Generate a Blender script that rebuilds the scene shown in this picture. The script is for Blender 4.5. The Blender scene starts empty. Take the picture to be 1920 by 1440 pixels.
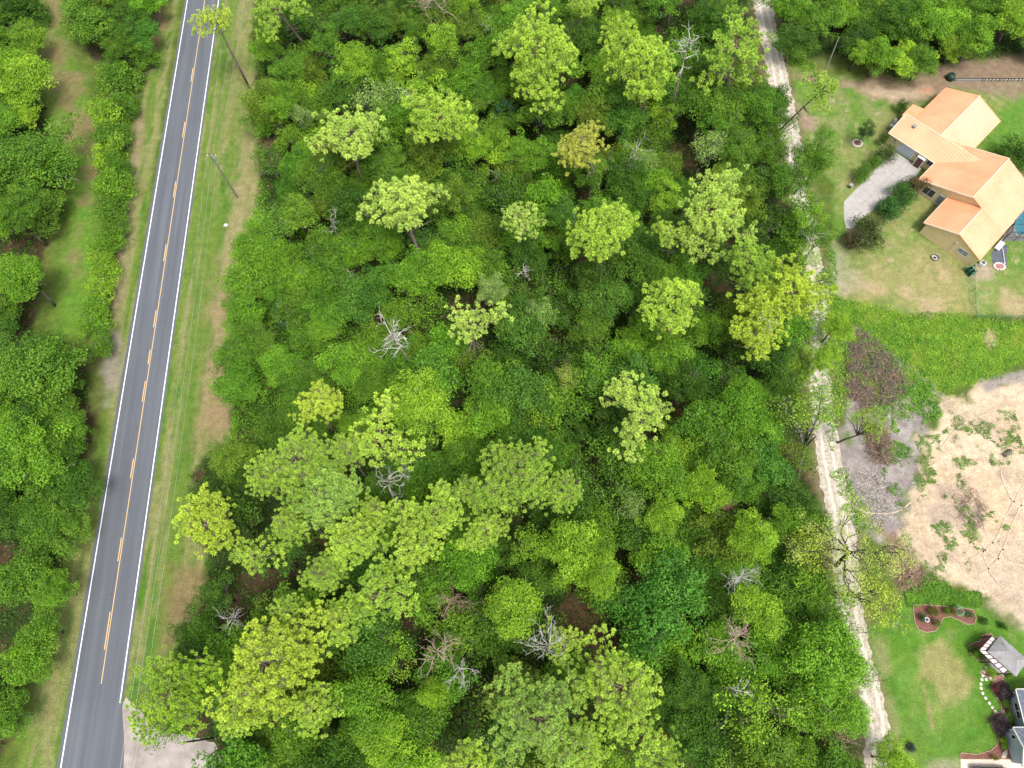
import bpy, bmesh, math, random
import numpy as np
from mathutils import Vector, Matrix, Quaternion
from mathutils.geometry import tessellate_polygon

# ------------------------------------------------------------------ camera, world, sun, exposure
SC = bpy.context.scene
COL = SC.collection
CAM_H = 105.0
TILT = math.radians(23.3)
FPX = 1333.0
cam_d = bpy.data.cameras.new('camera')
cam = bpy.data.objects.new('camera', cam_d)
COL.objects.link(cam)
cam.location = (0, 0, CAM_H)
cam.rotation_euler = (TILT, 0, 0)
cam_d.sensor_width = 36
cam_d.lens = 36 * FPX / 1920
cam_d.clip_start = 0.5
cam_d.clip_end = 6000
SC.camera = cam

SUN_EL = math.radians(66)
SUN_AZ = math.radians(148)          # compass-like angle, measured from +y towards +x
world = bpy.data.worlds.new('World')
SC.world = world
world.use_nodes = True
wn = world.node_tree
bgn = wn.nodes['Background']
sky = wn.nodes.new('ShaderNodeTexSky')
sky.sky_type = 'NISHITA'
sky.sun_disc = False
sky.sun_elevation = SUN_EL
sky.sun_rotation = SUN_AZ
sky.air_density = 1.2
sky.dust_density = 4.0
hs = wn.nodes.new('ShaderNodeHueSaturation')      # thin cloud: the blue of the sky is washed out
hs.inputs['Saturation'].default_value = 0.35
wn.links.new(sky.outputs[0], hs.inputs['Color'])
wn.links.new(hs.outputs[0], bgn.inputs['Color'])
bgn.inputs['Strength'].default_value = 0.15
sun_d = bpy.data.lights.new('sun', 'SUN')
sun_d.energy = 1.9
sun_d.angle = math.radians(13)
sun_d.color = (1.0, 0.95, 0.87)
sun = bpy.data.objects.new('sun', sun_d)
COL.objects.link(sun)
sd = Vector((math.cos(SUN_EL) * math.sin(SUN_AZ), math.cos(SUN_EL) * math.cos(SUN_AZ), math.sin(SUN_EL)))
sun.rotation_euler = sd.to_track_quat('Z', 'Y').to_euler()
SC.view_settings.view_transform = 'Standard'
SC.view_settings.look = 'None'
SC.view_settings.gamma = 1
SC.view_settings.exposure = 0.82
SC.cycles.max_bounces = 6
SC.cycles.transparent_max_bounces = 4

# ------------------------------------------------------------------ helpers
CT, ST = math.cos(TILT), math.sin(TILT)

def G(px, py, z=0.0):
    """the point of the place, at height z, seen at a point of the 1920x1440 photo"""
    dx = (px - 960) / FPX
    dy = -(py - 720) / FPX
    k = (CAM_H - z) / -(dy * ST - CT)
    return Vector((dx * k, (dy * CT + ST) * k, z))

def scale_at(px, py, z):
    dy = -(py - 720) / FPX
    return (CAM_H - z) / -(dy * ST - CT) / FPX

def PX(x, y, z):
    dz = z - CAM_H
    cy = y * CT + dz * ST
    cz = -y * ST + dz * CT
    return 960 + FPX * x / -cz, 720 - FPX * cy / -cz

def tag(o, label=None, cat=None, group=None, kind=None):
    if label: o['label'] = label
    if cat: o['category'] = cat
    if group: o['group'] = group
    if kind: o['kind'] = kind
    return o

def empty(name, loc=(0, 0, 0), rz=0.0):
    o = bpy.data.objects.new(name, None)
    COL.objects.link(o)
    o.location = loc
    o.rotation_euler = (0, 0, rz)
    o.empty_display_size = 0.5
    return o

class MB:
    """collects shapes, then links them as one mesh object"""
    def __init__(self):
        self.v, self.f, self.m = [], [], []
    def add(self, vs, fs, mi=0):
        n = len(self.v)
        self.v.extend([tuple(p) for p in vs])
        self.f.extend([tuple(i + n for i in f) for f in fs])
        self.m.extend([mi] * len(fs))
    def box(self, x0, y0, z0, x1, y1, z1, mi=0):
        self.add([(x0, y0, z0), (x1, y0, z0), (x1, y1, z0), (x0, y1, z0), (x0, y0, z1), (x1, y0, z1), (x1, y1, z1), (x0, y1, z1)],
                 [(0, 3, 2, 1), (4, 5, 6, 7), (0, 1, 5, 4), (1, 2, 6, 5), (2, 3, 7, 6), (3, 0, 4, 7)], mi)
    def tube(self, pts, rads, n=6, mi=0, cap=True):
        pts = [Vector(p) for p in pts]
        base = len(self.v)
        for i, p in enumerate(pts):
            a = pts[max(i - 1, 0)]; b = pts[min(i + 1, len(pts) - 1)]
            d = (b - a).normalized() if (b - a).length > 1e-6 else Vector((0, 0, 1))
            s = d.cross(Vector((0, 0, 1)) if abs(d.z) < .9 else Vector((1, 0, 0))).normalized()
            t = d.cross(s)
            for k in range(n):
                an = 2 * math.pi * k / n
                self.v.append(tuple(p + (s * math.cos(an) + t * math.sin(an)) * rads[i]))
        for i in range(len(pts) - 1):
            for k in range(n):
                self.f.append((base + i * n + k, base + i * n + (k + 1) % n, base + (i + 1) * n + (k + 1) % n, base + (i + 1) * n + k))
                self.m.append(mi)
        if cap:
            self.f.append(tuple(base + k for k in reversed(range(n)))); self.m.append(mi)
            self.f.append(tuple(base + (len(pts) - 1) * n + k for k in range(n))); self.m.append(mi)
    def cyl(self, x, y, z0, z1, r, n=16, r2=None, mi=0):
        self.tube([(x, y, z0), (x, y, z1)], [r, r if r2 is None else r2], n, mi)
    def slab(self, poly, t, mi=0):
        """flat 3-D polygon thickened straight down by t"""
        n = len(poly)
        top = [Vector(p) for p in poly]
        bot = [p - Vector((0, 0, t)) for p in top]
        fs = [tuple(range(n)), tuple(reversed(range(n, 2 * n)))]
        for i in range(n):
            j = (i + 1) % n
            fs.append((i, i + n, j + n, j))
        self.add(top + bot, fs, mi)
    def prism(self, poly2, z0, z1, mi=0):
        n = len(poly2)
        self.add([(p[0], p[1], z0) for p in poly2] + [(p[0], p[1], z1) for p in poly2],
                 [tuple(reversed(range(n))), tuple(range(n, 2 * n))] + [(i, (i + 1) % n, (i + 1) % n + n, i + n) for i in range(n)], mi)
    def build(self, name, mats, parent=None, bevel=0, smooth=False):
        me = bpy.data.meshes.new(name)
        me.from_pydata(self.v, [], self.f)
        if not isinstance(mats, (list, tuple)): mats = [mats]
        for m in mats: me.materials.append(m)
        me.polygons.foreach_set('material_index', self.m)
        if smooth: me.polygons.foreach_set('use_smooth', [True] * len(self.f))
        bm = bmesh.new(); bm.from_mesh(me)
        bmesh.ops.recalc_face_normals(bm, faces=bm.faces)
        if bevel: bmesh.ops.bevel(bm, geom=list(bm.edges), offset=bevel, segments=1, affect='EDGES', clamp_overlap=True)
        bm.to_mesh(me); bm.free()
        me.update()
        o = bpy.data.objects.new(name, me)
        COL.objects.link(o)
        if parent: o.parent = parent
        return o

def mesh_np(name, co, faces4, mat, attrs=None, parent=None, colors=None, smooth=False):
    """fast mesh from numpy arrays of points and quads"""
    me = bpy.data.meshes.new(name)
    nv, nf = len(co), len(faces4)
    k = faces4.shape[1]
    me.vertices.add(nv); me.vertices.foreach_set('co', np.ascontiguousarray(co, dtype=np.float32).ravel())
    me.loops.add(nf * k); me.loops.foreach_set('vertex_index', np.ascontiguousarray(faces4, dtype=np.int32).ravel())
    me.polygons.add(nf)
    me.polygons.foreach_set('loop_start', np.arange(0, nf * k, k, dtype=np.int32))
    me.polygons.foreach_set('loop_total', np.full(nf, k, dtype=np.int32))
    if smooth: me.polygons.foreach_set('use_smooth', np.ones(nf, dtype=bool))
    me.update(calc_edges=True)
    if attrs is not None:
        a = me.attributes.new('tint', 'FLOAT', 'POINT')
        a.data.foreach_set('value', np.ascontiguousarray(attrs, dtype=np.float32))
    if colors is not None:
        a = me.attributes.new('cover', 'FLOAT_COLOR', 'POINT')
        a.data.foreach_set('color', np.ascontiguousarray(colors, dtype=np.float32).ravel())
    me.materials.append(mat)
    o = bpy.data.objects.new(name, me)
    COL.objects.link(o)
    if parent: o.parent = parent
    return o

# ------------------------------------------------------------------ materials
def new_mat(name):
    m = bpy.data.materials.new(name); m.use_nodes = True
    nt = m.node_tree
    return m, nt, nt.nodes['Principled BSDF']

def noise_chain(nt, scale, detail=4, rough=0.6, coord='Object', vec=None):
    n = nt.nodes.new('ShaderNodeTexNoise')
    n.inputs['Scale'].default_value = scale
    n.inputs['Detail'].default_value = detail
    n.inputs['Roughness'].default_value = rough
    if vec is None:
        tc = nt.nodes.new('ShaderNodeTexCoord'); vec = tc.outputs[coord]
    nt.links.new(vec, n.inputs['Vector'])
    return n

def ramp(nt, src, stops):
    r = nt.nodes.new('ShaderNodeValToRGB')
    el = r.color_ramp.elements
    while len(el) < len(stops): el.new(0.5)
    for e, (p, c) in zip(el, stops):
        e.position = p; e.color = (*c, 1) if len(c) == 3 else c
    nt.links.new(src, r.inputs[0])
    return r

def mat_noise(name, c1, c2, scale=3.0, rough=0.8, bump=0.0, metallic=0.0, spec=0.3, bscale=None, lo=.35, hi=.65):
    m, nt, b = new_mat(name)
    n = noise_chain(nt, scale)
    r = ramp(nt, n.outputs['Fac'], [(lo, c1), (hi, c2)])
    nt.links.new(r.outputs[0], b.inputs['Base Color'])
    b.inputs['Roughness'].default_value = rough
    b.inputs['Metallic'].default_value = metallic
    b.inputs['Specular IOR Level'].default_value = spec
    if bump:
        n2 = noise_chain(nt, bscale or scale * 3)
        bp = nt.nodes.new('ShaderNodeBump'); bp.inputs['Strength'].default_value = bump
        nt.links.new(n2.outputs['Fac'], bp.inputs['Height']); nt.links.new(bp.outputs[0], b.inputs['Normal'])
    return m

def mat_leaf(name, trans=0.35, var=0.5, rough=0.55):
    """colour of the whole crown is the object's colour; every leaf varies about it"""
    m, nt, b = new_mat(name)
    oi = nt.nodes.new('ShaderNodeObjectInfo')
    at = nt.nodes.new('ShaderNodeAttribute'); at.attribute_name = 'tint'
    mr = nt.nodes.new('ShaderNodeMapRange')
    mr.inputs['To Min'].default_value = 1 - var; mr.inputs['To Max'].default_value = 1 + var
    nt.links.new(at.outputs['Fac'], mr.inputs['Value'])
    hsv = nt.nodes.new('ShaderNodeHueSaturation')
    nt.links.new(oi.outputs['Color'], hsv.inputs['Color'])
    nt.links.new(mr.outputs[0], hsv.inputs['Value'])
    mh = nt.nodes.new('ShaderNodeMapRange')
    mh.inputs['To Min'].default_value = 0.515; mh.inputs['To Max'].default_value = 0.485
    nt.links.new(at.outputs['Fac'], mh.inputs['Value']); nt.links.new(mh.outputs[0], hsv.inputs['Hue'])
    nt.links.new(hsv.outputs[0], b.inputs['Base Color'])
    b.inputs['Roughness'].default_value = rough
    b.inputs['Specular IOR Level'].default_value = 0.25
    tr = nt.nodes.new('ShaderNodeBsdfTranslucent')
    nt.links.new(hsv.outputs[0], tr.inputs['Color'])
    mx = nt.nodes.new('ShaderNodeMixShader'); mx.inputs[0].default_value = trans
    nt.links.new(b.outputs[0], mx.inputs[1]); nt.links.new(tr.outputs[0], mx.inputs[2])
    nt.links.new(mx.outputs[0], nt.nodes['Material Output'].inputs['Surface'])
    return m

M = {}
M['leaf'] = mat_leaf('leaf', 0.3, 0.6)
M['needle'] = mat_leaf('needle', 0.3, 0.4)
M['bark_pine'] = mat_noise('bark_pine', (.10, .07, .055), (.24, .19, .16), 2.5, .9, .5)
M['bark_oak'] = mat_noise('bark_oak', (.05, .045, .035), (.17, .16, .13), 3, .9, .5)
M['bark_dark'] = mat_noise('bark_dark', (.015, .013, .011), (.05, .045, .04), 3, .9, .5)
M['dead_wood'] = mat_noise('dead_wood', (.26, .24, .225), (.60, .57, .54), 1.2, .85, .3)
M['dead_red'] = mat_noise('dead_red', (.22, .11, .07), (.50, .40, .34), 1.2, .85, .3)
M['dead_brown'] = mat_noise('dead_brown', (.14, .085, .055), (.36, .26, .19), 2, .85, .3)

def mat_ground():
    m, nt, b = new_mat('ground_cover')
    at = nt.nodes.new('ShaderNodeAttribute'); at.attribute_name = 'cover'
    tc = nt.nodes.new('ShaderNodeTexCoord')
    n1 = noise_chain(nt, 0.9, 8, .72, vec=tc.outputs['Object'])
    n2 = noise_chain(nt, 5.0, 4, .75, vec=tc.outputs['Object'])
    mr = nt.nodes.new('ShaderNodeMapRange'); mr.inputs['From Min'].default_value = .3; mr.inputs['From Max'].default_value = .7
    mr.inputs['To Min'].default_value = .72; mr.inputs['To Max'].default_value = 1.28
    nt.links.new(n1.outputs['Fac'], mr.inputs['Value'])
    mr2 = nt.nodes.new('ShaderNodeMapRange'); mr2.inputs['From Min'].default_value = .3; mr2.inputs['From Max'].default_value = .7
    mr2.inputs['To Min'].default_value = .6; mr2.inputs['To Max'].default_value = 1.4
    nt.links.new(n2.outputs['Fac'], mr2.inputs['Value'])
    mu = nt.nodes.new('ShaderNodeMath'); mu.operation = 'MULTIPLY'
    nt.links.new(mr.outputs[0], mu.inputs[0]); nt.links.new(mr2.outputs[0], mu.inputs[1])
    hsv = nt.nodes.new('ShaderNodeHueSaturation')
    nt.links.new(at.outputs['Color'], hsv.inputs['Color']); nt.links.new(mu.outputs[0], hsv.inputs['Value'])
    n3 = noise_chain(nt, .35, 5, .6, vec=tc.outputs['Object'])
    mh = nt.nodes.new('ShaderNodeMapRange'); mh.inputs['To Min'].default_value = .47; mh.inputs['To Max'].default_value = .53
    nt.links.new(n3.outputs['Fac'], mh.inputs['Value']); nt.links.new(mh.outputs[0], hsv.inputs['Hue'])
    nt.links.new(hsv.outputs[0], b.inputs['Base Color'])
    b.inputs['Roughness'].default_value = .95; b.inputs['Specular IOR Level'].default_value = .1
    bp = nt.nodes.new('ShaderNodeBump'); bp.inputs['Strength'].default_value = .7; bp.inputs['Distance'].default_value = .15
    nt.links.new(n2.outputs['Fac'], bp.inputs['Height']); nt.links.new(bp.outputs[0], b.inputs['Normal'])
    return m
M['ground'] = mat_ground()

def mat_asphalt():
    m, nt, b = new_mat('asphalt')
    tc = nt.nodes.new('ShaderNodeTexCoord')
    mp = nt.nodes.new('ShaderNodeMapping'); mp.inputs['Scale'].default_value = (0.9, .02, 1)
    nt.links.new(tc.outputs['Object'], mp.inputs['Vector'])
    n1 = noise_chain(nt, 1.0, 5, .6, vec=mp.outputs[0])
    n2 = noise_chain(nt, 9.0, 5, .8, vec=tc.outputs['Object'])
    n3 = noise_chain(nt, .12, 4, .5, vec=tc.outputs['Object'])
    r1 = ramp(nt, n1.outputs['Fac'], [(.3, (.078, .086, .102)), (.7, (.122, .132, .152))])
    mxa = nt.nodes.new('ShaderNodeMix'); mxa.data_type = 'RGBA'; mxa.blend_type = 'MULTIPLY'; mxa.inputs[0].default_value = 1
    r2 = ramp(nt, n2.outputs['Fac'], [(.25, (.78, .78, .78)), (.75, (1.15, 1.15, 1.15))])
    nt.links.new(r1.outputs[0], mxa.inputs[6]); nt.links.new(r2.outputs[0], mxa.inputs[7])
    mxb = nt.nodes.new('ShaderNodeMix'); mxb.data_type = 'RGBA'; mxb.blend_type = 'MULTIPLY'; mxb.inputs[0].default_value = 1
    r3 = ramp(nt, n3.outputs['Fac'], [(.3, (.93, .93, .94)), (.7, (1.05, 1.05, 1.04))])
    nt.links.new(mxa.outputs[2], mxb.inputs[6]); nt.links.new(r3.outputs[0], mxb.inputs[7])
    nt.links.new(mxb.outputs[2], b.inputs['Base Color'])
    b.inputs['Roughness'].default_value = .8; b.inputs['Specular IOR Level'].default_value = .3
    bp = nt.nodes.new('ShaderNodeBump'); bp.inputs['Strength'].default_value = .2; bp.inputs['Distance'].default_value = .02
    nt.links.new(n2.outputs['Fac'], bp.inputs['Height']); nt.links.new(bp.outputs[0], b.inputs['Normal'])
    return m
M['asphalt'] = mat_asphalt()
def mat_paint(name, col, worn):
    m, nt, b = new_mat(name)
    n = noise_chain(nt, 6, 5, .8)
    r = ramp(nt, n.outputs['Fac'], [(.32, worn), (.45, col)])
    nt.links.new(r.outputs[0], b.inputs['Base Color']); b.inputs['Roughness'].default_value = .6
    return m
M['paint_white'] = mat_paint('paint_white', (.74, .74, .77), (.42, .43, .46))
M['paint_yellow'] = mat_paint('paint_yellow', (.62, .41, .18), (.38, .28, .17))
M['track_sand'] = mat_noise('track_sand', (.28, .24, .185), (.47, .42, .355), 1.6, .95, .5, bscale=6)
M['apron_sand'] = mat_noise('apron_sand', (.22, .19, .17), (.35, .31, .29), .5, .95, .4, bscale=6)
M['concrete'] = mat_noise('concrete', (.31, .29, .275), (.37, .35, .335), 1.0, .85, .15, bscale=20)
M['concrete_light'] = mat_noise('concrete_light', (.50, .42, .35), (.60, .51, .43), 1.0, .85, .15, bscale=20)
M['joint'] = mat_noise('joint', (.15, .14, .13), (.22, .2, .19), 4, .9)

# ------------------------------------------------------------------ numpy noise and polygon fields
def vnoise(x, y, seed=0):
    rs = np.random.RandomState(seed); T = rs.rand(256, 256).astype(np.float32)
    xi = np.floor(x).astype(int); yi = np.floor(y).astype(int)
    fx = x - xi; fy = y - yi
    fx = fx * fx * (3 - 2 * fx); fy = fy * fy * (3 - 2 * fy)
    a = T[xi % 256, yi % 256]; b = T[(xi + 1) % 256, yi % 256]; c = T[xi % 256, (yi + 1) % 256]; d = T[(xi + 1) % 256, (yi + 1) % 256]
    return (a * (1 - fx) + b * fx) * (1 - fy) + (c * (1 - fx) + d * fx) * fy

def fbm(x, y, seed=0, octv=4):
    s = 0; a = 1; t = 0
    for i in range(octv):
        s = s + a * vnoise(x * 2 ** i, y * 2 ** i, seed + i * 17); t += a; a *= .55
    return s / t

def sdf(X, Y, poly):
    """signed distance to a polygon, positive inside"""
    P = np.array([(p[0], p[1]) for p in poly])
    d = np.full(X.shape, 1e9); inside = np.zeros(X.shape, bool)
    n = len(P)
    for i in range(n):
        ax, ay = P[i]; bx, by = P[(i + 1) % n]
        ex, ey = bx - ax, by - ay
        t = np.clip(((X - ax) * ex + (Y - ay) * ey) / (ex * ex + ey * ey + 1e-12), 0, 1)
        d = np.minimum(d, np.hypot(X - ax - t * ex, Y - ay - t * ey))
        c = ((ay > Y) != (by > Y)) & (X < (bx - ax) * (Y - ay) / (by - ay + 1e-12) + ax)
        inside ^= c
    return np.where(inside, d, -d)

def gp(pts, z=0): return [G(a, b, z) for a, b in pts]

def in_poly(x, y, poly):
    c = False; n = len(poly)
    for i in range(n):
        ax, ay = poly[i]; bx, by = poly[(i + 1) % n]
        if (ay > y) != (by > y) and x < (bx - ax) * (y - ay) / (by - ay) + ax: c = not c
    return c

# outlines, in photo pixels
MAIN_WOOD = [(478, -60), (486, 200), (492, 300), (480, 420), (452, 560), (437, 700), (437, 830), (378, 862), (352, 930), (372, 1000), (392, 1070), (375, 1180), (330, 1240), (300, 1330), (400, 1400), (420, 1500),
             (1590, 1500), (1590, 1300), (1560, 1150), (1535, 960), (1520, 850), (1508, 700), (1510, 560), (1495, 430), (1470, 330), (1455, 200), (1420, 100), (1395, -60)]
LEFT_WOOD_TOP = [(-120, -60), (60, -60), (48, 60), (64, 150), (90, 240), (124, 330), (108, 400), (76, 470), (72, 590), (50, 620), (-120, 620)]
LEFT_WOOD_MID = [(112, -60), (285, -60), (275, 40), (262, 100), (205, 125), (135, 70)]
LEFT_WOOD_LOW = [(-120, 610), (50, 610), (120, 650), (165, 700), (168, 800), (135, 900), (118, 1000), (85, 1150), (50, 1250), (5, 1400), (-20, 1500), (-120, 1500)]
TOP_RIGHT_WOOD = [(1480, -60), (2020, -60), (2020, 100), (1920, 105), (1850, 112), (1780, 118), (1700, 140), (1640, 128), (1570, 105), (1510, 110), (1480, 60)]
CANOPIES = [MAIN_WOOD, LEFT_WOOD_TOP, LEFT_WOOD_MID, LEFT_WOOD_LOW, TOP_RIGHT_WOOD]
TRACK = [(1420, -120, 38), (1428, 0, 36), (1448, 90, 38), (1468, 190, 42), (1487, 285, 36), (1500, 380, 36), (1516, 450, 36), (1538, 560, 36), (1537, 640, 36), (1538, 720, 42), (1552, 850, 48), (1574, 960, 54), (1592, 1130, 52), (1604, 1200, 46), (1624, 1270, 44), (1643, 1340, 46), (1652, 1440, 62), (1660, 1560, 60)]
LAWN_YELLOW = [(1480, 120), (1600, 150), (1780, 155), (1930, 150), (2050, 150), (2050, 590), (1920, 594), (1820, 594), (1700, 588), (1600, 575), (1562, 560), (1556, 480), (1562, 350), (1510, 260)]
LAWN_GREY = [(1625, 1175), (1700, 1120), (1770, 1112), (1850, 1140), (1940, 1200), (2060, 1210), (2060, 1520), (1700, 1520), (1672, 1340), (1650, 1260)]
WEED_FIELD = [(1560, 560), (1700, 588), (1920, 597), (2050, 600), (2050, 640), (1920, 685), (1850, 712), (1780, 735), (1700, 790), (1640, 780), (1590, 700), (1565, 620)]
SAND_LOT = [(2060, 640), (1920, 700), (1850, 728), (1775, 742), (1756, 790), (1728, 830), (1722, 900), (1722, 960), (1692, 990), (1706, 1050), (1760, 1085), (1825, 1105), (1850, 1140), (1920, 1180), (2060, 1200)]
SILT_LOT = [(1566, 860), (1600, 700), (1640, 640), (1700, 690), (1775, 742), (1728, 830), (1722, 960), (1692, 990), (1700, 1060), (1640, 1010), (1600, 960)]
ROAD_L = lambda y: 345 - 0.1645 * y
ROAD_R = lambda y: 414 - 0.1372 * y

# ------------------------------------------------------------------ ground: one sheet, its faces shared out among the regions
def build_ground():
    RES = 0.5
    xs = np.arange(-135, 135 + RES, RES); ys = np.arange(-30, 165 + RES, RES)
    X, Y = np.meshgrid(xs, ys)
    nz = fbm(X / 3, Y / 3, 3); nz2 = fbm(X / 1.2, Y / 1.2, 9); nz3 = fbm(X / 9, Y / 9, 21)
    C = np.zeros(X.shape + (3,), np.float32)
    def mixc(mask, col):
        nonlocal C
        mask = np.clip(mask, 0, 1)[..., None]
        C = C * (1 - mask) + np.array(col, np.float32) * mask
    def area(px, soft=.6, amp=2.0, op=1.0, nn=None):
        s = sdf(X, Y, gp(px))
        n_ = nz if nn is None else nn
        return np.clip((s + (n_ - .5) * amp * 2) / soft + .5, 0, 1) * op
    C[:] = (.085, .13, .022)
    mixc((nz - .45) * 3, (.13, .17, .035))
    mixc((nz3 - .52) * 4, (.15, .15, .055))
    # roadside verge: mown grass in long streaks
    a = G(351.5, 0); b = G(134, 1318)
    d = (b - a).normalized(); nx = Vector((-d.y, d.x, 0)); 
    S = (X - a.x) * nx.x + (Y - a.y) * nx.y; T = (X - a.x) * d.x + (Y - a.y) * d.y
    streak = fbm(S / 1.3, T / 30, 31); streak2 = fbm(S / .7, T / 9, 37)
    VR = [(414, -60), (480, -60), (492, 300), (480, 420), (440, 830), (352, 930), (400, 1060), (330, 1250), (225, 1330), (240, 1200)]
    VL = [(345, -60), (298, -60), (266, 200), (240, 400), (215, 600), (190, 800), (140, 1000), (85, 1200), (30, 1440), (20, 1520), (105, 1520)]
    vr = area(VR, 1, 1); vl = area(VL, 1, 1)
    vv = np.maximum(vr, vl)
    mixc(vv, (.125, .195, .034))
    mixc(vv * (streak - .42) * 7, (.22, .225, .085))
    mixc(vv * (streak2 - .55) * 5, (.075, .17, .02))
    mixc(area([(452, 130), (478, 130), (486, 300), (476, 420), (448, 470), (436, 700), (432, 832), (400, 835), (405, 700), (412, 560), (425, 420), (455, 330)], 4, 2.6) * (.1 + streak2 * 1.1), (.34, .26, .15))
    mixc(area([(425, 560), (440, 560), (436, 640), (432, 830), (370, 835), (385, 760), (405, 720)], 5, 3) * .65, (.30, .19, .12))
    mixc(area([(320, 1060), (372, 1060), (378, 1110), (350, 1200), (315, 1200)], 3, 3) * .7, (.23, .155, .085))
    mixc(area([(400, 530), (425, 480), (415, 640), (392, 760), (372, 760)], 5, 3) * .35, (.30, .24, .12))
    mixc(area([(300, -60), (322, -60), (310, 40), (288, 110), (270, 110)], 2, 2), (.24, .17, .10))
    mixc(area([(262, 200), (272, 200), (240, 440), (215, 620), (205, 700), (212, 560), (232, 400)], 1.5, 1), (.27, .22, .13))
    mixc(area([(205, 620), (228, 620), (215, 700), (200, 760), (196, 720)], 2, 2), (.26, .23, .18))
    # old sandy path through the clearing on the left
    mixc(area([(60, -60), (110, -60), (115, 60), (150, 130), (185, 240), (195, 330), (180, 420), (185, 560), (160, 650), (110, 650), (100, 560), (120, 420), (130, 340), (95, 230), (65, 120)], 3, 2), (.115, .225, .028))
    mixc(area([(65, -60), (105, -60), (110, 60), (150, 150), (175, 250), (190, 300), (170, 380), (150, 400), (165, 300), (120, 240), (90, 150)], 3, 4) * .8, (.22, .16, .085))
    mixc(area([(140, 400), (150, 400), (140, 520), (120, 560)], 2, 3) * .6, (.24, .17, .09))
    # the floor of the woods: leaf litter
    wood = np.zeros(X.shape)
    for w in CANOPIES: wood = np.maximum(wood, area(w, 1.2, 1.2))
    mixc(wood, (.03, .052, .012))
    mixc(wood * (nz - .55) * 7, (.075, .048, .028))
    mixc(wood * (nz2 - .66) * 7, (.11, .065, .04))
    for (px, py, r, col) in [(1055, 620, 3.5, (.14, .065, .04)), (505, 265, 2.2, (.22, .12, .085)), (513, 300, 1.8, (.22, .12, .085)), (1335, 870, 2.5, (.20, .11, .075)), (1360, 940, 1.8, (.2, .11, .08)), (1090, 1165, 4, (.12, .075, .04)), (1265, 1395, 2.5, (.12, .06, .04)), (1300, 800, 5, (.12, .10, .035))]:
        g = G(px, py); dd = np.hypot(X - g.x, Y - g.y)
        mixc(np.clip((r + (nz - .5) * 3 - dd) / .8, 0, 1), col)
    # strip either side of the sandy track
    tp = [G(p[0], p[1]) for p in TRACK]
    dt = np.full(X.shape, 1e9)
    for p, q in zip(tp, tp[1:]):
        e = q - p; t = np.clip(((X - p.x) * e.x + (Y - p.y) * e.y) / e.length_squared, 0, 1)
        dt = np.minimum(dt, np.hypot(X - p.x - t * e.x, Y - p.y - t * e.y))
    mixc(np.clip((3.6 + (nz - .5) * 3 - dt) / 1.5, 0, 1) * .8, (.21, .17, .10))
    # yellow house lawn
    ly = area(LAWN_YELLOW, 1, .6)
    mixc(ly, (.115, .21, .035))
    mixc(ly * (nz3 - .45) * 4, (.235, .25, .085))
    mixc(ly * (nz - .5) * 5, (.20, .23, .08))
    mixc(ly * (nz2 - .62) * 5, (.36, .31, .17))
    mixc(area([(1600, 470), (1720, 460), (1810, 520), (1815, 590), (1700, 582), (1590, 560)], 8, 5) * .55, (.36, .29, .14))
    mixc(area([(1880, 180), (2050, 180), (2050, 290), (1840, 290), (1845, 240)], 5, 3) * .85, (.08, .21, .02))
    mixc(area([(1820, 545), (1850, 500), (1860, 560), (1850, 590)], 5, 3) * .5, (.07, .25, .03))
    mixc(area([(1480, 135), (1600, 158), (1640, 138), (1700, 150), (1785, 120), (1930, 100), (2050, 100), (2050, 160), (1930, 165), (1900, 185), (1850, 178), (1790, 165), (1740, 185), (1700, 200), (1650, 190), (1600, 165), (1500, 150)], 2, 1.5), (.23, .165, .11))
    mixc(area([(1590, 160), (1640, 165), (1740, 165), (1740, 180), (1690, 190), (1640, 185)], 2, 1.5), (.40, .31, .21))
    mixc(area([(1725, 165), (1745, 165), (1745, 178), (1725, 176)], 1, 1), (.42, .24, .15))
    mixc(area([(1790, 160), (1910, 155), (1900, 190), (1850, 178)], 2, 2) * .8, (.24, .20, .12))
    mixc(area([(1540, 500), (1565, 470), (1590, 480), (1600, 520), (1560, 560)], 3, 3) * .7, (.36, .32, .24))
    mixc(area([(1490, 200), (1515, 210), (1525, 240), (1505, 245)], 2, 2), (.30, .22, .16))
    mixc(area([(1835, 500), (1865, 495), (1862, 525), (1820, 520)], 1.5, 1), (.36, .29, .20))
    for (px, py, r) in [(1700, 545, 2), (1640, 540, 2), (1770, 520, 1.6), (1850, 545, 1.3), (1848, 555, 1), (1900, 570, 3), (1740, 575, 2.5)]:
        g = G(px, py); dd = np.hypot(X - g.x, Y - g.y)
        mixc(np.clip((r + (nz2 - .5) * 3 - dd) / 1.2, 0, 1) * .8, (.38, .30, .17))
    # weedy field, grey silt, orange-white sand
    wf = area(WEED_FIELD, 1, 2)
    mixc(wf, (.13, .24, .025))
    mixc(wf * (nz - .5) * 6, (.19, .25, .035))
    mixc(area([(1846, 620), (1862, 622), (1868, 655), (1850, 660)], .8, 1.2), (.42, .33, .22))
    si = area(SILT_LOT, 1.5, 2)
    mixc(si, (.26, .225, .21))
    mixc(si * (nz2 - .5) * 5, (.36, .32, .30))
    mixc(si * (nz - .55) * 6, (.12, .18, .05))
    mixc(area([(1600, 610), (1650, 640), (1672, 680), (1700, 720), (1680, 745), (1620, 770), (1588, 740), (1592, 660)], 1.5, 2), (.19, .115, .085))
    mixc(area([(1620, 800), (1665, 790), (1668, 870), (1630, 870)], 1.5, 2), (.2, .12, .09))
    mixc(area([(1660, 1000), (1705, 1000), (1720, 1060), (1735, 1080), (1700, 1105), (1670, 1080)], 1.5, 2), (.25, .16, .12))
    sl = area(SAND_LOT, 1.2, 2.6)
    mixc(sl, (.57, .46, .325))
    mixc(sl * (nz3 - .5) * 5, (.55, .42, .28))
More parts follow.
